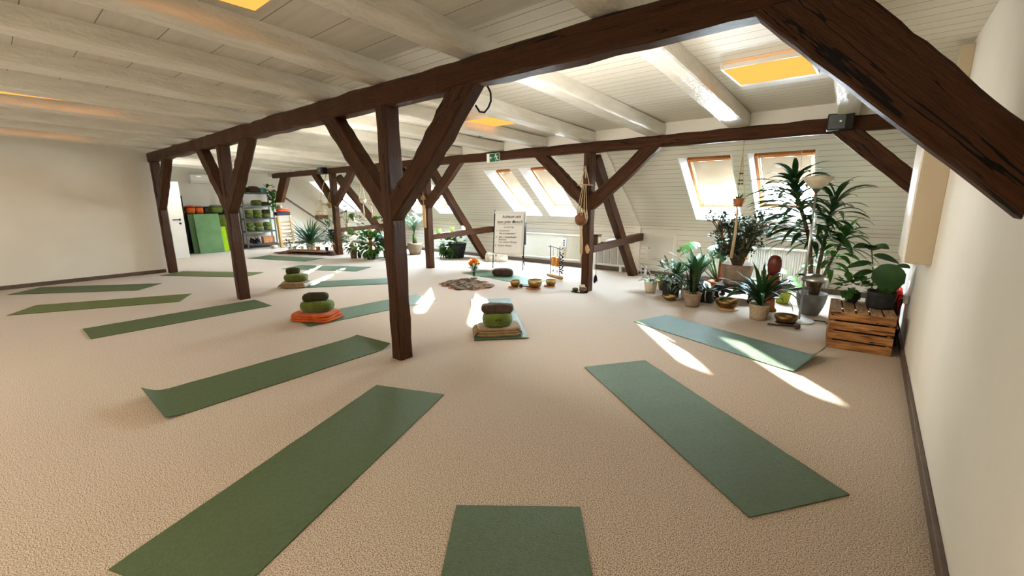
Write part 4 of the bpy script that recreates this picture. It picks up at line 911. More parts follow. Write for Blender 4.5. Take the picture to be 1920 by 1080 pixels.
for k in range(11):
    a = 2 * PI * k / 11 + U(-.2, .2); r_ = U(.08, .32); top = V((r_ * math.cos(a) - .05, r_ * math.sin(a) * .7, U(.48, .86)))
    br.tube([(.03 * math.cos(a), .03 * math.sin(a), .26), (top.x * .45, top.y * .45, .47), top], [.034, .022, .012], 8)
    for j in range(15):
        b2 = U(0, 2 * PI); q = top + V((U(.04, .22) * math.cos(b2), U(.04, .20) * math.sin(b2), U(-.14, .20))); br.tube([top.lerp(V((top.x * .5, top.y * .5, .5)), U(0, .5)), top.lerp(q, .5) + V((0, 0, .02)), q], [.010, .007, .004], 5)
        for m_ in range(16):
            d = V((U(-1, 1), U(-1, 1), U(-.3, 1))).normalized(); lf.leaf(q + d * U(.0, .05), d, (U(-.5, .5), U(-.5, .5), 1), U(.034, .055), U(.022, .034), 'spoon', .1, 3)
ob('branches', br, STEM, t); ob('leaves', lf, LEAFJ, t)
tag(ob('yellow_flower', MB().ball((.14, -.16, .62), .018, 9, 6), FLORY), 'tiny yellow ornament at the rim of the jade tree pot', 'ornament').location = (sx_ - .02 - .0, sy_ - .02, 0 + .01)
# bronze bowl with twigs
t = thing('bronze_bowl', 'wide bronze bowl with a wooden striker on a pale round board, before the carved stool', 'singing bowl', (-1.33, 6.10, .02))
ob('bowl_body', MB().lathe(bowl_prof(.145, .10), n=36), DBRASS, t); ob('striker', MB().tube([(-.02, 0, .02), (.06, .02, .09), (.14, .03, .13)], .014, 8), LIGHTW, t)
tag(ob('round_board', MB().lathe([(0, 0), (.13, 0), (.135, .008), (.13, .016), (0, .016)], n=36), LIGHTW, loc=(-1.31, 6.07, .002)), 'pale round wooden board under the wide bronze bowl', 'board')
# clivia in a basket
t = potted('potted_plant', 'big arching dark clivia in a pale woven basket pot on the carpet', -.898, 5.80, .115, .19, BASKET, rb=.8)
mb = rosette(34, .62, .05, (.6, 1.5), (-1.6, -.3), (0, 0, .18), peak=.35, nseg=10); rosette(12, .50, .055, (1.1, 1.5), (-.2, .9), (0, 0, .18), mb=mb)
ob('leaves', mb, LEAFD, t)
mb = MB(); mb.strap((0, 0, .2), 2.9, .36, .035, 1.3, .6, 7); mb.strap((.0, 0, .2), 1.9, .42, .035, 1.45, .9, 7); mb.strap((.0, 0, .2), .6, .36, .03, .9, .4, 7)
ob('pale_leaves', mb, LEAFV, t)
t = thing('wooden_sculpture', 'tall red-brown wooden sculpture with a rounded head and orange front, behind the basket plant', 'sculpture', (-.86, 6.30, .001))
ob('figure_body', MB().lathe([(0, 0), (.075, 0), (.08, .02), (.055, .06), (.05, .2), (.07, .34), (.075, .42), (.06, .47)], n=26, sy=.7), ORW, t)
ob('figure_head', MB().lathe([(.0, .46), (.055, .465), (.072, .52), (.080, .60), (.074, .67), (.052, .715), (.025, .73), (0, .735)], n=26, sy=.75), REDW, t)
ob('arm_piece', MB().tube([(.05, -.04, .44), (.10, -.05, .36), (.085, -.05, .25), (.05, -.04, .18)], [.02, .028, .024, .014], 8), REDW, t); ob('collar', MB().tube([(.07 * math.cos(a * .4), .052 * math.sin(a * .4), .465) for a in range(17)], .012, 7), ORW, t)
t = potted('potted_plant', 'little plant with round leaves on thin stems in a lime green pot', -.80, 6.90, .10, .16, LIMEP, rb=.78)
mb = MB(); st = MB()
for (x, y, z, m_) in [(-.14, 0, .34, 0), (.08, -.05, .38, 0), (.22, .0, .55, 0), (.34, .02, .58, 0), (-.05, .05, .45, 0), (.12, .08, .28, 0), (-.2, -.05, .5, 0)]:
    st.tube([(0, 0, .13), (x * .3, y * .3, z * .6), (x, y, z)], .005, 5); mb.leaf((x - .05, y, z), (1, -.3, -.1), (0, -.5, 1), .14, .11, 'round', .2, 6)
ob('leaves', mb, LEAFL, t); ob('stems', st, GSTEM, t)
# dracaena
dx_, dy_ = -.44, 6.42
t = potted('dracaena', 'tall dracaena tree with long drooping leaves in an egg-shaped grey pot', dx_, dy_, .165, .28, CONC, rb=.55, belly=.10)
st = MB(); lf = MB(); lf2 = MB()
def cane(pts, r0, r1):
    st.tube(pts, [r0 + (r1 - r0) * i / (len(pts) - 1) for i in range(len(pts))], 9)
def pt_on(pts, t):
    f = t * (len(pts) - 1); i = min(int(f), len(pts) - 2); return V(pts[i]).lerp(V(pts[i + 1]), f - i)
A_ = [(0, 0, .22), (-.05, 0, .60), (-.10, -.02, .95), (-.20, -.05, 1.25), (-.29, -.07, 1.50), (-.33, -.08, 1.62)]
B_ = [(.02, .02, .22), (.03, .03, .60), (.05, .02, .95), (.07, 0, 1.22), (.10, 0, 1.42)]
C_ = [(.04, 0, .22), (.09, 0, .48), (.15, -.02, .72), (.22, -.03, .92), (.26, -.03, 1.05)]
cane(A_, .030, .016); cane(B_, .024, .015); cane(C_, .022, .012)
for (cn, n, t0, L, W, m_) in ((A_, 74, .36, .60, .078, lf), (B_, 48, .44, .56, .078, lf), (C_, 40, .36, .34, .075, lf2)):
    for k in range(n):
        q = t0 + (1 - t0) * (k / (n - 1)); p = pt_on(cn, q); a = k * 2.4 + U(-.3, .3); f = (q - t0) / (1 - t0)
        m_.strap(p, a, L * U(.8, 1.15) * (1 - .25 * f), W * U(.8, 1.1), .15 + 1.1 * f ** 2 + U(-.15, .2), -1.05 + .9 * f ** 3 + U(-.25, .25), 9, .22, tw=U(-.5, .5), peak=.45)
for k in range(34):
    q = .34 + .5 * k / 33; p = pt_on(A_, q); lf.strap(p, U(2.5, 3.9), U(.5, .68), U(.06, .08), U(.1, .7), U(-1.0, -.3), 9, .22, tw=U(-.5, .5), peak=.45)
for a, r_ in ((2.6, .13), (.4, .15), (4.2, .12)): st.tube([(.02, 0, .22), (r_ * .5 * math.cos(a), r_ * .5 * math.sin(a), .36), (r_ * math.cos(a), r_ * math.sin(a), .50)], [.02, .014, .008], 7)
ob('canes', st, STEM, t); ob('leaves', lf, LEAFD, t); l2 = ob('young_leaves', lf2, LEAFM, t)
# floor lamp
t = thing('floor_lamp', 'silver uplighter floor lamp with a white round foot, standing among the plants', 'floor lamp', (-.50, 5.98, 0))
ob('base', MB().lathe([(0, 0), (.15, 0), (.155, .012), (.15, .022), (.03, .03), (0, .03)], n=40), WHITE, t); ob('pole', MB().tube([(0, 0, .02), (0, 0, .8), (0, 0, 1.56)], .012, 10), SILVER, t)
s = ob('bowl_shade', MB().lathe([(.012, 1.53), (.045, 1.545), (.09, 1.585), (.125, 1.63), (.15, 1.675), (.146, 1.675), (.12, 1.635), (.085, 1.59), (.03, 1.555), (0, 1.55)], n=36), CREAMP, t); ob('shade_cup', MB().lathe([(.012, 1.50), (.02, 1.51), (.05, 1.55), (.064, 1.568), (.05, 1.553), (0, 1.53)], n=24), GREYM, s)
mb = MB(); mb.tube([(0, 0, .56), (-.05, -.02, .57), (-.06, -.02, .56)], .012, 8); ob('arm', mb, BLACK, t)
ob('reading_shade', MB().lathe([(.135, .50), (.13, .525), (.10, .56), (.04, .58), (0, .585), (.04, .572), (.095, .55), (.125, .522)], (.10, .03, 0), n=30), SILVER, t)
ob('cable', MB().tube([(.1, .1, .012), (.25, .14, .008), (.33, -.2, .008), (.36, -.3, .01)], .006, 6), BLACK, t)
# crate with two plants
t = thing('wooden_crate', 'upturned burnt-pine crate with gapped boards on the carpet at the right wall', 'crate', (.048, 5.40, 0), R(3.5))
cw, cd, chh = .49, .60, .38
for k in range(5):
    w = (cw - 4 * .014) / 5; bev(ob('top_board', B((-cw / 2 + w / 2 + k * (w + .014), 0, chh - .006), (w, cd, .012)), CRATET, t, smooth=False), .002)
for k in range(4):
    h = (chh - .012 - 3 * .016) / 4
    for sy in (-1, 1): bev(ob('side_board', B((0, sy * (cd / 2 - .006), .002 + h / 2 + k * (h + .016)), (cw, .012, h)), CRATEW, t, smooth=False), .002)
    for sx in (-1, 1): bev(ob('end_board', B((sx * (cw / 2 - .006), 0, .002 + h / 2 + k * (h + .016)), (.012, cd - .03, h)), CRATEW, t, smooth=False), .002)
for sx in (-1, 1):
    for sy in (-1, 1): ob('corner_post', B((sx * (cw / 2 - .03), sy * (cd / 2 - .03), chh / 2 - .008), (.03, .03, chh - .02)), CRATEW, t, smooth=False)
t = potted('potted_plant', 'large round-leaved plant in a charcoal pot on top of the crate', .185, 5.47, .112, .165, DARKP, z=.381, rb=.92)
mb = MB(); st = MB()
mb.leaf((-.10, -.13, .38), (1, -.25, -.35), (.1, -1, .35), .26, .24, 'round', .1, 9); mb.leaf((.05, .0, .42), (.5, -.6, .2), (0, -.4, 1), .16, .11, 'ovate'); mb.leaf((-.03, .02, .36), (-.5, -.4, .5), (0, -.4, 1), .15, .10, 'heart')
for p in ((-.06, -.10, .33), (.05, 0, .42), (-.03, .02, .36), (.02, -.1, .26)): st.tube([(0, 0, .13), (p[0] * .5, p[1] * .5, .24), p], .009, 7)
mb2 = MB(); 
for k in range(5): mb2.leaf((.03, -.03, .14), (math.cos(k * 1.3), math.sin(k * 1.3), 1.2), (0, -1, .3), U(.10, .17), .045, 'ovate', .4)
ob('big_leaves', mb, LEAFD, t); ob('stems', st, GSTEM, t); ob('fresh_leaves', mb2, LEAFM, t)
t = potted('potted_plant', 'small trailing plant in a rounded charcoal bowl at the back edge of the crate', -.04, 5.58, .068, .105, DARKP, z=.381, rb=.6, belly=.12)
ob('leaves', bushy(64, (-.02, 0, .17), (.15, .13, .09), .085, .05, shape='heart', up=.2), LEAFM, t)
t = thing('philodendron_cutting', 'leafy philodendron shoot leaning out behind the charcoal pot on the crate', 'plant', (.10, 5.63, .381))
ob('vase', MB().lathe([(0, 0), (.028, 0), (.03, .10), (.018, .13), (.02, .16), (.014, .16), (.012, .12), (0, .02)], n=18), CONC, t)
st = MB(); lf = MB(); path = [(0, 0, .05), (.01, 0, .25), (-.02, 0, .42), (-.05, .0, .58)]; st.tube(path, .007, 6)
for (p, d, L, W) in [((-.05, 0, .58), (-.6, -.5, .15), .17, .12), ((-.05, 0, .58), (.5, -.6, .2), .18, .13), ((-.03, 0, .50), (.9, -.3, -.05), .22, .10), ((-.02, 0, .42), (-.9, -.4, -.05), .22, .10), ((.0, 0, .34), (-.8, -.5, -.15), .20, .09), ((-.05, 0, .56), (-.1, -.7, .5), .15, .10), ((-.04, 0, .54), (.1, .8, .3), .18, .12)]: lf.leaf(p, d, (0, -.5, 1), L, W, 'ovate', .3, 7)
ob('stem', st, GSTEM, t); ob('leaves', lf, LEAFD, t)
# hanging glass pot with tail in front of the right skylights
t = thing('macrame_hanger', 'thin macrame hanger with a tilted pot and long tail, between the two right skylights', 'plant hanger', (-1.275, 5.93, 0))
mb = MB(); mb.tube([(0, 0, 2.12), (0, 0, 1.95)], .006)
for a in (0, 2.1, 4.2):
    c, s_ = .07 * math.cos(a), .07 * math.sin(a); mb.tube([(0, 0, 1.97), (c * .35, s_ * .35, 1.70), (c, s_, 1.48), (c * 1.05, s_ * 1.05, 1.41), (0, 0, 1.31)], .0045)
for k in range(5): mb.tube([(.006 * math.cos(k), .006 * math.sin(k), 1.32), (.012 * math.cos(k * 1.3), .012 * math.sin(k * 1.3), 1.0), (-.02 + .014 * math.cos(k * 1.3), .016 * math.sin(k * 1.3), .70)], .006)
ob('cords', mb, ROPE, t)
mb = MB()
for k in range(3):
    for z in (1.62, 1.66, 1.74): mb.ball((.022 * math.cos(k * 2.1) * (2.1 - z) * 2, .022 * math.sin(k * 2.1) * (2.1 - z) * 2, z), .012, 7, 5)
ob('beads', mb, STEM, t)
t = potted('potted_plant', 'small brown pot with a succulent tilted in the thin macrame hanger', -1.275, 5.93, .065, .10, TERRA, z=1.345, rb=.7)
ob('leaves', rosette(9, .08, .02, (.4, 1.3), (.2, 1.2), (0, 0, .09)), LEAFM, t)
t = thing('hanging_bottle', 'blue glass bottle hanging in front of the rightmost skylight', 'bottle', (-.78, 6.95, 1.46)); BLUEG = mat('cobalt_glass', (.03, .12, .55), .1, (.02, .10, .5), 6, spec=.6)
ob('bottle_body', MB().lathe([(0, 0), (.045, .0), (.06, .03), (.06, .07), (.03, .10), (.015, .12), (.015, .15), (0, .15)], n=22), BLUEG, t); ob('string', MB().tube([(0, 0, .15), (.0, -.05, .45), (0, -.12, .62)], .003, 5), ROPE, t)

# --- middle
t = potted('potted_plant', 'trailing leafy plant spilling over a large slanted charcoal pot under the tealight rail', -7.95, 7.45, .235, .37, DARKP, rb=.62)
mb = bushy(130, (-.16, -.14, .33), (.26, .22, .22), .15, .07, shape='heart', up=-.1, curl=.5); bushy(34, (.0, 0, .46), (.22, .18, .12), .14, .07, mb=mb, shape='heart')
ob('leaves', mb, LEAFM, t); ob('dark_leaves', bushy(70, (-.14, -.16, .18), (.22, .16, .20), .13, .07, shape='heart', up=-.3, curl=.5), LEAFD, t); ob('pale_tips', bushy(26, (-.1, -.05, .52), (.22, .16, .10), .12, .03), LEAFL, t)
t = potted('areca_palm', 'feathery palm in a round beige pot behind the nearest post', -9.35, 7.20, .20, .32, TAUPE, rb=.7, belly=.06)
mb = MB(); st = MB(); tk = [(0, 0, .25), (.0, 0, .55)]; st.tube(tk, [.06, .045], 10)
for k in range(15):
    a = 2 * PI * k / 15 + U(-.2, .2); L = U(.5, .82); p = V((0, 0, .5)); pts = [p]; 
    for q in range(9):
        e = 1.48 - 1.15 * (q / 8) ** 1.5 - U(0, .05); p = p + V((math.cos(a) * math.cos(e), math.sin(a) * math.cos(e), math.sin(e))) * (L / 8); pts.append(p)
    st.tube(pts, [.008 - .0006 * i for i in range(len(pts))], 5)
    for q in range(2, len(pts) - 1):
        d = (pts[q + 1] - pts[q]).normalized()
        for sg in (-1, 1):
            sd = d.cross(V((0, 0, 1))).normalized() * sg
            for w_ in (0, .5): mb.leaf(pts[q].lerp(pts[q + 1], w_), sd * .9 + d * .6 + V((0, 0, -.25)), (0, 0, 1), U(.16, .24), .018, 'plain', .3, 4)
ob('stems', st, GSTEM, t); ob('fronds', mb, mat('palm_leaf', (.045, .13, .045), .5, (.10, .20, .08), 9, transl=.12), t)

# --- floor plants near the far post
t = potted('potted_plant', 'leafy bush in a tall speckled pot right of the far post', -10.05, 5.80, .085, .25, STEM, rb=.85)
ob('leaves', bushy(170, (0, 0, .44), (.24, .24, .28), .11, .07, shape='round', up=.2), mat('dusty_leaf', (.10, .15, .05), .5, (.22, .25, .10), 12, transl=.15), t)
t = potted('cactus', 'tiny round cactus in a dark pot between the floor plants', -9.98, 5.92, .05, .075, DARKP)
ob('cactus_body', MB().ball((0, 0, .10), .05, 14, 9), LEAFM, t)
t = potted('potted_plant', 'bright green leafy plant with bamboo stakes in a dark round pot', -9.50, 5.95, .12, .155, DARKP, rb=.75)
ob('leaves', bushy(190, (0, 0, .40), (.26, .24, .30), .14, .085, shape='ovate', up=.2), LEAFM, t); ob('new_leaves', bushy(40, (.03, -.03, .26), (.16, .14, .14), .10, .05), LEAFL, t)
mb = MB()
for k in range(4): mb.tube([(.02 * k - .03, .015 * (k % 2), .12), (.03 * k - .045, .02, .76)], .012, 7)
ob('bamboo_stakes', mb, ORW, t)
t = potted('potted_plant', 'dark upright plant in a slim pot just left of the nearest post', -9.45, 6.36, .075, .18, CONC, rb=.8)
ob('leaves', rosette(30, .72, .075, (.9, 1.5), (-.9, .6), (0, 0, .17), peak=.5), LEAFS, t); ob('dark_leaves', bushy(60, (0, 0, .38), (.18, .18, .22), .13, .05), LEAFD, t)
t = potted('potted_plant', 'tall dark plant half hidden by the nearest post, in a brown pot', -9.10, 6.30, .10, .2, STEM, rb=.8)
ob('leaves', bushy(70, (0, 0, .42), (.18, .18, .26), .15, .05), LEAFD, t)
# on the far rail
zr = lambda y: .725 + (y - 6.02) * (.065 / 1.93)
t = potted('monstera', 'monstera with bright leaves standing on the far rail before the skylight', -11.03, 6.25, .06, .10, CREAMP, z=zr(6.25) + .002)
mb = MB(); st = MB()
for (x, y, z, d, L) in [(-.10, 0, .40, (-.6, -.5, -.1), .24), (.12, -.05, .46, (.6, -.5, .1), .28), (.22, 0, .36, (.7, -.3, -.3), .26), (.02, 0, .54, (.2, -.6, .3), .22), (-.05, -.1, .28, (-.5, -.6, -.3), .20)]:
    mb.split_leaf((x, y, z), d, (0, -.5, 1), L, L * .9); st.tube([(0, 0, .08), (x * .5, y * .5, z * .65), (x, y, z)], .006, 6)
ob('split_leaves', mb, LEAFM, t); ob('stems', st, GSTEM, t)
t = potted('potted_plant', 'small variegated plant in a white pot on the far rail', -11.03, 6.62, .06, .10, WHITE, z=zr(6.62) + .002)
ob('leaves', bushy(40, (0, 0, .16), (.14, .14, .10), .10, .05), LEAFV, t)
t = potted('potted_plant', 'fresh green fern on the far rail next to the nearest post', -11.03, 7.15, .06, .10, TERRA, z=zr(7.15) + .002)
ob('leaves', rosette(26, .26, .05, (.3, 1.3), (-.7, .2), (0, 0, .1), peak=.5), LEAFL, t)
t = potted('potted_plant', 'dark blue-green plant on the far rail at its far end', -11.03, 7.55, .06, .10, DARKP, z=zr(7.55) + .002)
ob('leaves', bushy(44, (0, 0, .18), (.17, .17, .12), .11, .05), LEAFS, t)
# three pots hanging before the far skylight
for i, (x, z, lab) in enumerate([(-9.78, 1.42, 'pale shell pot hanging on long macrame cords before the far skylight'), (-9.42, 1.38, 'second pale pot on macrame cords beside the nearest brace')]):
    t = thing('macrame_hanger', lab, 'plant hanger', (x, 6.02, 0)); mb = MB()
    for a in (0, 2.1, 4.2):
        c, s_ = .09 * math.cos(a), .09 * math.sin(a); mb.tube([(0, 0, 2.12), (c * .4, s_ * .4, z + .32), (c, s_, z + .06), (0, 0, z - .07)], .008)
    for k in range(4): mb.tube([(0, 0, z - .07), (.015 * math.cos(k * 1.6), .015 * math.sin(k * 1.6), z - .35)], .008)
    ob('cords', mb, ROPE, t); ob('shell_pot', MB().lathe([(0, -.05), (.05, -.045), (.085, .0), (.08, .05), (.072, .055), (.075, 0), (0, -.03)], (0, 0, z), 20), CREAMP, t)
# fringed lampshade beside the far post
t = thing('hanging_lampshade', 'bell-shaped macrame lampshade with brown fringe hanging beside the far post', 'lampshade', (-11.16, 5.62, 0))
mb = MB()
for k in range(22):
    a = 2 * PI * k / 22; mb.tube([(.035 * math.cos(a), .035 * math.sin(a), 1.44), (.07 * math.cos(a + .1), .07 * math.sin(a + .1), 1.32), (.13 * math.cos(a + .2), .13 * math.sin(a + .2), 1.17), (.155 * math.cos(a + .2), .155 * math.sin(a + .2), 1.08)], .006, 5)
ob('cord_netting', mb, RATTAN, t); mb = MB()
for z, r_ in ((1.44, .035), (1.17, .13), (1.08, .155)): mb.tube([(r_ * math.cos(2 * PI * k / 24), r_ * math.sin(2 * PI * k / 24), z) for k in range(25)], .010, 6)
ob('hoops', mb, LIGHTW, t); mb = MB()
for k in range(30):
    a = 2 * PI * k / 30; mb.tube([(.155 * math.cos(a), .155 * math.sin(a), 1.08), (.155 * math.cos(a), .155 * math.sin(a), 1.02), (.15 * math.cos(a), .15 * math.sin(a), U(.94, .99))], .008, 5)
ob('fringe', mb, STEM, t); ob('cord', MB().tube([(0, 0, 1.44), (.02, .1, 1.8), (.03, .22, 2.13)], .008, 6), ROPE, t); ob('inner_bell', MB().lathe([(.03, 1.43), (.06, 1.32), (.12, 1.17), (.12, 1.16), (.055, 1.30), (.026, 1.42)], n=24), CREAMP, t)
t = potted('macrame_planter', 'trailing plant in rope netting tied to the front of the far post', -11.03, 5.80, .05, .09, TERRA, z=1.25, cat='hanging plant'); mb = MB()
for a in (0, 2.1, 4.2): mb.tube([(0, .03, .42), (.05 * math.cos(a), .05 * math.sin(a), .12), (.055 * math.cos(a), .055 * math.sin(a), .05), (0, 0, -.03)], .006)
ob('cords', mb, ROPE, t); ob('leaves', rosette(14, .22, .03, (.2, 1.0), (-1.4, -.9), (0, 0, .08)), LEAFL, t)
# tall pot stand left of post
t = thing('plant_stand', 'thin black plant stand carrying a dark leafy plant left of the far post', 'plant stand', (-11.62, 6.1, 0))
mb = MB()
for a in (0, 2.1, 4.2): mb.tube([(.10 * math.cos(a), .10 * math.sin(a), 0), (.02 * math.cos(a), .02 * math.sin(a), .25), (.10 * math.cos(a), .10 * math.sin(a), .5)], .010, 6)
ob('stand_legs', mb, BLACK, t); ob('tray', MB().lathe([(0, .5), (.13, .5), (.14, .52), (0, .52)], n=24), BLACK, t)
t = potted('potted_plant', 'dark leafy plant on the thin black stand by the far post', -11.62, 6.1, .10, .12, NAVY, z=.522)
ob('leaves', bushy(60, (0, 0, .18), (.2, .2, .16), .14, .06), LEAFS, t)

# --- plant corner on the board, far end
bev(tag(ob('low_board', B((0, 0, 0), (1.35, .32, .035)), CRATET, smooth=False), 'low pale wooden board with small pots, in front of the big yucca', 'board'), .004)
o = bpy.data.objects['low_board']; o.location = (-11.95, 5.60, .075); o.rotation_euler = (0, 0, R(22))
mb = MB(); vs = []; fs = []
for i in range(41):
    for j in range(9):
        x = -1.0 + 2.0 * i / 40; y = -.27 + .54 * j / 8; vs.append((x, y + .03 * math.sin(i * .9), .006 + .022 * abs(math.sin(i * 1.3 + j * .8)) * (1 if j in (0, 1, 7, 8) or i < 4 or i > 36 else .6)))
for i in range(40):
    for j in range(8):
        p = i * 9 + j; fs.append((p, p + 9, p + 10, p + 1))
o = thin(tag(ob('floor_cloth', MB().add(vs, fs), mat('dark_red_cloth', (.06, .02, .02), .9, (.12, .05, .04), 12, bump=.5, bs=30), loc=(-11.95, 5.55, .002), rot=(0, 0, R(22))), 'crumpled dark red cloth spread under the low board with pots', 'cloth'), .004)
t = potted('yucca', 'large yucca with long narrow arching leaves at the far end, beside the slatted frame', -12.45, 5.86, .13, .20, CREAMP)
ob('leaves', rosette(84, .82, .055, (.35, 1.5), (-1.0, .9), (0, 0, .2), peak=.3, nseg=9), mat('yucca_leaf', (.03, .085, .035), .4, (.08, .15, .08), 8, transl=.15), t)
t = potted('dracaena', 'second spiky plant with grey-green leaves between the yucca and the far post', -11.80, 6.28, .11, .20, TERRA)
ob('leaves', rosette(60, .66, .048, (.4, 1.5), (-1.1, .6), (0, 0, .2), peak=.3, nseg=8), LEAFS, t)
BU = V((math.cos(R(22)), math.sin(R(22)), 0))
for k, (q, r_, h, pm, lab) in enumerate([(-.55, .05, .085, CREAMP, 'small cream pot plant at the start of the low board'), (-.28, .045, .08, WHITE, 'small white pot plant on the low board below the yucca'), (.0, .04, .09, CREAMP, 'little cream figure pot in the middle of the low board'), (.27, .06, .10, TERRA, 'terracotta pot plant on the low board'), (.56, .05, .10, BLACK, 'black pot with a small plant at the end of the low board')]):
    p = V((-11.95, 5.60, 0)) + BU * q
    t = potted('potted_plant', lab, p.x, p.y, r_, h, pm, z=.094); ob('leaves', bushy(22, (0, 0, h + .05), (.08, .08, .06), .08, .03), [LEAFM, LEAFS][k % 2], t)
t = potted('potted_plant', 'white pot with a curly plant on the carpet before the slatted frame', -13.08, 5.55, .085, .12, WHITE); ob('leaves', bushy(34, (0, 0, .18), (.17, .15, .09), .12, .04), LEAFD, t)

# ------------------------------------------------------------------ far end: rack, slatted frame, mats, door
RXc, RY0, RY1 = -14.82, 4.97, 5.83
t = thing('shelving_rack', 'dark grey metal shelving rack with five shelves at the far gable wall', 'rack', (RXc, (RY0 + RY1) / 2, 0)); rw = RY1 - RY0; rd = .34
for a in (-1, 1):
    for b in (-1, 1): ob('upright', B((a * rd / 2, b * rw / 2, .86), (.035, .035, 1.72)), GREYM, t, smooth=False)
SH = [.13, .53, .92, 1.30, 1.70]
for z in SH: bev(ob('shelf', B((0, 0, z - .02), (rd, rw, .045)), GREYM, t, smooth=False), .003)
k_ = 0
for z, ysl in ((.53, (5.13, 5.39, 5.65)), (.92, (5.13, 5.39, 5.65))):
    row = 'lower' if z < .6 else 'upper'
    for i, y in enumerate(ysl):
        for lv in range(2):
            pos = ('at the left', 'in the middle', 'at the right')[i]
            pillow(.12, .115, .125, GREENF if (i + lv) % 3 else OLIVEF if row == 'upper' and lv and i == 2 else GREENF, 'cushion', '%s green cushion %s, %s shelf of the rack' % (('lower', 'upper')[lv], pos, row), 'cushion', (RXc + .03, y + U(-.01, .01), z + .005 + lv * .128), U(-.3, .3), 2.6, 0, 'green cushions on the rack', GREENF)
pillow(.15, .13, .17, GREENF, 'cushion', 'plump green roll cushion on the second shelf from the top of the rack', 'cushion', (RXc + .02, 5.40, 1.305), R(20), 2.4, 0, None, GREENF)
pillow(.13, .12, .11, OLIVEF, 'cushion', 'flat dark olive cushion next to the plump roll on the rack', 'cushion', (RXc + .02, 5.64, 1.305), R(5), 3, 0, None, None)
pillow(.13, .16, .19, BROWNF, 'bag', 'brown soft bag lying on the top shelf of the rack', 'bag', (RXc + .02, 5.36, 1.706), R(10), 2.3, .02)
pillow(.10, .09, .15, OLIVEF, 'bag', 'dark bundle with a white spot on the top shelf next to the brown bag', 'bag', (RXc + .04, 5.12, 1.706), 0, 2.3)
bev(tag(ob('storage_box', B((0, 0, .065), (.16, .17, .13)), mat('teal_card', (.03, .16, .15), .6, (.10, .25, .22), 12), loc=(RXc + .03, 5.62, 1.706), smooth=False), 'teal patterned box on the top shelf of the rack', 'box'), .004)
t = potted('trailing_pothos', 'trailing pothos hanging down from the corner of the rack top', RXc + .10, 5.79, .05, .09, CREAMP, z=1.706)
mb = bushy(30, (0, 0, .12), (.13, .13, .10), .09, .06, shape='heart')
for k in range(34): mb.leaf((.07 + U(-.05, .08), U(-.08, .10), .05 - k * .017), (U(.2, 1), U(-.6, .6), -.7), (1, 0, .6), .09, .06, 'heart')
ob('leaves', mb, LEAFM, t)
for i, (y, m_, lab) in enumerate([(5.52, CARD, 'open orange cardboard box on the bottom shelf of the rack'), (5.70, CARD, 'second cardboard box at the end of the bottom shelf')]):
    t = thing('cardboard_box', lab, 'box', (RXc + .05 - .04 * i, y, .14)); bev(ob('box_body', B((0, 0, .10), (.2, .16, .20)), m_, t, smooth=False), .004); ob('tape', B((.101, 0, .10), (.003, .16, .025)), LIGHTW, t, smooth=False); ob('lid_flap', B((0, 0, .203), (.2, .15, .006)), CRATET, t, smooth=False)
t = thing('exercise_gear', 'dark jumble of straps and small weights on the bottom shelf', 'exercise gear', (RXc + .04, 5.24, .14)); mb = MB()
for k in range(9): mb.tube([(U(-.08, .08), U(-.16, .16), .02), (U(-.08, .08), U(-.16, .16), U(.08, .18)), (U(-.08, .08), U(-.16, .16), .03)], .02, 7)
ob('straps', mb, BLACK, t); ob('weight', MB().lathe([(0, 0), (.06, 0), (.065, .02), (.06, .04), (0, .04)], n=18), BLACK, t)
# slatted frame
t = thing('slatted_frame', 'upright light wooden slatted frame leaning beside the rack', 'slatted frame', (-14.1, 5.92, 0), R(-6)); rec = .06
for s_ in (-1, 1): bev(ob('side_rail', B((-.02, s_ * .18, .50), (.05, .06, 1.0), Matrix.Rotation(R(-4), 3, 'Y')), LIGHTW, t, smooth=False), .006)
for k in range(7): bev(ob('slat', B((-.045 + .11 * (k / 7) * -.6, 0, .10 + k * .115), (.04, .32, .045), Matrix.Rotation(R(-4), 3, 'Y')), LIGHTW, t, smooth=False), .006)
bev(ob('yellow_back', B((-.10, -.205, .48), (.10, .03, .92), Matrix.Rotation(R(-4), 3, 'Y')), mat('yellow_board', (.60, .46, .10), .6, (.5, .38, .08), 6), t, smooth=False), .006)
bev(tag(ob('dark_case', B((-14.22, 5.90, 1.05), (.22, .40, .10)), NAVY, smooth=False), 'dark flat case lying on top of the slatted frame', 'case'), .01)
pillow(.11, .20, .09, mat('red_orange_cloth', (.65, .09, .02), .9, (.5, .06, .015), 10, bump=.4, bs=60), 'folded_cloth', 'red-orange folded cloth on the dark case', 'cloth', (-14.22, 5.93, 1.105), 0, 3)
t = thing('straw_hat', 'grey straw hat lying on the red-orange cloth', 'hat', (-14.22, 5.84, 1.20)); ob('brim', MB().lathe([(0, 0), (.15, 0), (.155, .01), (.08, .02), (0, .02)], n=26), TAUPE, t); ob('crown', MB().lathe([(.085, .015), (.08, .08), (.05, .12), (0, .125)], n=24), TAUPE, t)
pillow(.13, .12, .11, WHITE, 'towel_roll', 'white rolled towel on the floor at the slatted frame', 'towel', (-13.95, 5.95, .002), .3, 2.6)
pillow(.09, .09, .10, CREAMP, 'towel_roll', 'cream bundle on the floor between rack and slatted frame', 'towel', (-14.2, 5.55, .002), .2, 2.6)
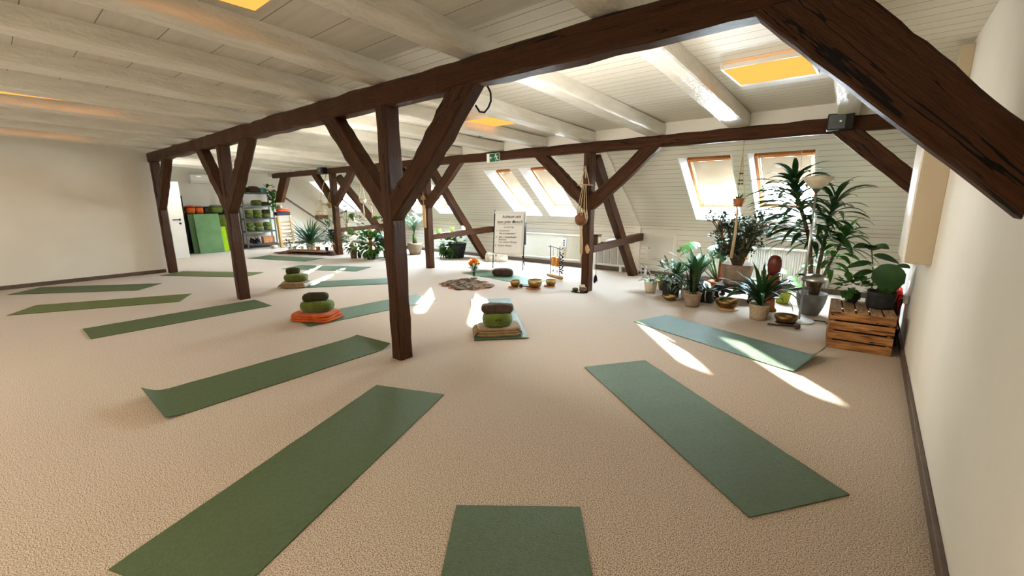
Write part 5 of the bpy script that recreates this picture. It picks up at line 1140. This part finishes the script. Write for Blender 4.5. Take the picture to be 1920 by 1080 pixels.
# green foam mats, dark cupboard
t = thing('open_cupboard', 'dark open cupboard frame behind the green foam mats', 'cupboard', (-14.84, 3.98, 0))
for y in (-.50, .50): ob('side_panel', B((0, y, .65), (.34, .03, 1.3)), BLACK, t, smooth=False)
for z in (.03, 1.10, 1.29): ob('shelf', B((0, 0, z), (.34, .97, .025)), BLACK, t, smooth=False)
ob('back_panel', B((-.165, 0, .58), (.01, .97, 1.1)), NAVY, t, smooth=False)
def standmat(y0, y1, z1, x0, x1, m_, label, nm='foam_mat'):
    mb = MB(); n = 10; secs = []
    for i in range(n + 1):
        z = z1 * i / n; x = x0 + (x1 - x0) * i / n + .006 * math.sin(i * 1.1); secs.append([V((x, y0, z)), V((x, y1, z)), V((x - .06, y1, z)), V((x - .06, y0, z))])
    o = ob(nm, mb.loft(secs), m_, smooth=False); bev(o, .012, 3); return tag(o, label, 'foam mat')
standmat(3.66, 4.27, 1.10, -14.44, -14.56, GREENMATTRESS, 'big sage green foam mat leaning upright, frontmost of the leaning mats')
standmat(3.55, 3.75, 1.10, -14.53, -14.64, GREENMATTRESS, 'second green foam mat peeking out behind the big leaning one, on the door side')
standmat(4.22, 4.42, .72, -14.54, -14.62, LIMEC, 'lime green mat peeking out beside the second front post')
standmat(4.28, 4.50, 1.06, -14.63, -14.67, GREENF, 'dark green mat behind the lime one')
pillow(.12, .115, .22, ORANGEF, 'bolster', 'bright orange bolster on the cupboard at the door side', 'bolster', (-14.80, 3.66, 1.116), 0, 4); pillow(.12, .10, .20, ORANGEF, 'bolster', 'second orange bolster next to the first on the cupboard', 'bolster', (-14.80, 3.87, 1.116), 0, 4)
pillow(.10, .08, .16, OLIVEF, 'bolster', 'olive bolster in the gap on the cupboard top', 'bolster', (-14.82, 4.06, 1.116), 0, 4); pillow(.12, .17, .23, GREENF, 'bolster', 'wide green bolster on the cupboard behind the mats', 'bolster', (-14.80, 4.30, 1.116), 0, 4)
t = thing('coat_rack', 'dark narrow shelf with red and navy things behind the white door', 'shelf', (-14.75, 3.34, 0))
for y in (-.13, .13): ob('upright', B((.10, y, .80), (.04, .03, 1.60)), BLACK, t, smooth=False)
for z in (.04, .5, .9, 1.25, 1.59): ob('shelf', B((0, 0, z), (.30, .27, .025)), BLACK, t, smooth=False)
pillow(.09, .09, .22, REDM, 'bag', 'red bag on the dark narrow shelf behind the door', 'bag', (-14.72, 3.36, 1.266), 0, 3); pillow(.09, .09, .25, NAVY, 'bag', 'navy bag on the dark narrow shelf, below the red one', 'bag', (-14.72, 3.36, .916), 0, 3); pillow(.10, .10, .30, NAVY, 'bag', 'navy bundle low on the dark narrow shelf', 'bag', (-14.72, 3.36, .516), 0, 3); pillow(.09, .09, .09, BLACK, 'hat', 'black hat on top of the dark narrow shelf', 'hat', (-14.72, 3.36, 1.606), 0, 2.4)
d = bpy.data.objects.new('door_1', None); C.objects.link(d); d['kind'] = 'structure'; d.location = (-13.66, 2.80, 0)
bev(ob('leaf', B((0, 0, .975), (.045, .84, 1.94)), WHITE, d, smooth=False), .004)
h = ob('handle', MB().tube([(.022, .33, 1.0), (.06, .33, 1.0), (.065, .30, 1.0), (.065, .17, .998)], .012, 8), BLACK, d); ob('rosette', MB().lathe([(0, 0), (.026, 0), (.026, .008), (0, .008)], n=18), BLACK, d, loc=(.022, .33, 1.0), rot=(0, PI / 2, 0)); ob('keyhole', MB().lathe([(0, 0), (.026, 0), (.026, .008), (0, .008)], n=18), BLACK, d, loc=(.022, .33, .90), rot=(0, PI / 2, 0))
t = thing('wall_mounted_air_conditioner', 'white wall air conditioner above the green mats at the far gable wall', 'air conditioner', (-15.04, 4.25, 2.09))
bev(ob('casing', MB().loft([[V((-.11, y, -.13)), V((.06, y, -.13)), V((.11, y, -.05)), V((.11, y, .10)), V((.08, y, .13)), V((-.11, y, .13))] for y in (-.42, .42)]), WHITE, t, smooth=False), .01); ob('air_flap', B((.095, 0, -.085), (.012, .76, .05), Matrix.Rotation(R(30), 3, 'Y')), RADW, t, smooth=False); ob('display', B((.112, -.22, .05), (.004, .10, .02)), CANDLE, t, smooth=False)

# ------------------------------------------------------------------ light, sky, camera
sd = bpy.data.lights.new('sun', 'SUN'); sd.energy = 40; sd.angle = R(.6); sd.color = (1, .95, .86)
so = bpy.data.objects.new('sun', sd); C.objects.link(so)
so.rotation_euler = V((3.02, -2.28, -1.0)).to_track_quat('-Z', 'Y').to_euler()
for (x0, x1) in WINX:
    ld = bpy.data.lights.new('skylight_portal', 'AREA'); ld.shape = 'RECTANGLE'; ld.size = x1 - x0; ld.size_y = FS1 - FS0
    ld.cycles.is_portal = True
    lo = bpy.data.objects.new('skylight_portal', ld); C.objects.link(lo)
    lo.location = slope_pt((x0 + x1) / 2, (FS0 + FS1) / 2, .34); lo.rotation_euler = V((0, -ST, -CT)).to_track_quat('-Z', 'Y').to_euler()
for x, y, e, sx, sy in [(-1.6, -1.2, 19, 2.2, 1.2), (-5.2, -1.2, 15, 2.4, 1.4), (-8.6, -1.0, 6, 2.4, 1.4)]:  # added fill lights under the ceiling behind the viewer, brightening the foreground
    ld = bpy.data.lights.new('room_fill', 'AREA'); ld.shape = 'RECTANGLE'; ld.size = sx; ld.size_y = sy; ld.energy = e; ld.color = (1, .87, .68)
    lo = bpy.data.objects.new('room_fill', ld); C.objects.link(lo); lo.location = (x, y, zj(y) - .02)
for x, e in [(-1.7, 16), (-5.1, 17), (-8.9, 15), (-12.6, 12)]:  # added fill in mid-air with no fitting, brightening the slope and low wall
    ld = bpy.data.lights.new('slope_fill', 'AREA'); ld.shape = 'RECTANGLE'; ld.size = 1.6; ld.size_y = .4; ld.energy = e; ld.color = (1, .955, .875)
    lo = bpy.data.objects.new('slope_fill', ld); C.objects.link(lo); lo.location = (x, 2.6, 1.85); lo.rotation_euler = V((0, 1, -.12)).to_track_quat('-Z', 'Z').to_euler()
for x, e in [(-1.6, 9), (-5.2, 13), (-9.0, 8)]:  # added fill in front of the windowless back wall, facing into the room
    ld = bpy.data.lights.new('back_fill', 'AREA'); ld.shape = 'RECTANGLE'; ld.size = 2.6; ld.size_y = 1.3; ld.energy = e; ld.color = (1, .95, .88)
    lo = bpy.data.objects.new('back_fill', ld); C.objects.link(lo); lo.location = (x, YB + .08, 1.4); lo.rotation_euler = V((0, 1, .05)).to_track_quat('-Z', 'Z').to_euler()
W = bpy.data.worlds.new('sky'); bpy.context.scene.world = W; W.use_nodes = True
nt = W.node_tree; bg = nt.nodes['Background']; bg.inputs[1].default_value = 80.0
tc = nt.nodes.new('ShaderNodeTexCoord'); sx = nt.nodes.new('ShaderNodeSeparateXYZ'); nt.links.new(tc.outputs['Generated'], sx.inputs[0])
cr = nt.nodes.new('ShaderNodeValToRGB'); cr.color_ramp.elements[0].position = .42; cr.color_ramp.elements[0].color = (.55, .62, .66, 1); cr.color_ramp.elements[1].position = .75; cr.color_ramp.elements[1].color = (.66, .83, 1.0, 1)
e = cr.color_ramp.elements.new(.52); e.color = (.86, .95, 1.0, 1)
mr = nt.nodes.new('ShaderNodeMapRange'); mr.inputs[1].default_value = -1; mr.inputs[2].default_value = 1; nt.links.new(sx.outputs[2], mr.inputs[0]); nt.links.new(mr.outputs[0], cr.inputs[0]); nt.links.new(cr.outputs[0], bg.inputs[0])

cam = bpy.data.cameras.new('camera'); co = bpy.data.objects.new('camera', cam); C.objects.link(co)
cam.sensor_fit = 'HORIZONTAL'; cam.sensor_width = 36; cam.lens = 36 * 801.94 / 1920; cam.clip_start = .02; cam.clip_end = 200
yaw, pitch, roll = .6918, -.2072, -.0082
fw_ = V((-math.sin(yaw) * math.cos(pitch), math.cos(yaw) * math.cos(pitch), math.sin(pitch))); rt = V((math.cos(yaw), math.sin(yaw), 0)); up_ = rt.cross(fw_)
r2 = rt * math.cos(roll) + up_ * math.sin(roll); u2 = up_ * math.cos(roll) - rt * math.sin(roll)
co.matrix_world = Matrix(((r2.x, u2.x, -fw_.x, 0), (r2.y, u2.y, -fw_.y, 0), (r2.z, u2.z, -fw_.z, 1.4703), (0, 0, 0, 1)))
sc = bpy.context.scene; sc.camera = co
sc.cycles.use_denoising = True
sc.cycles.max_bounces = 8; sc.cycles.diffuse_bounces = 5; sc.cycles.transparent_max_bounces = 12; sc.cycles.sample_clamp_indirect = 6
sc.view_settings.view_transform = 'Standard'; sc.view_settings.look = 'Medium High Contrast'; sc.view_settings.exposure = 0.85
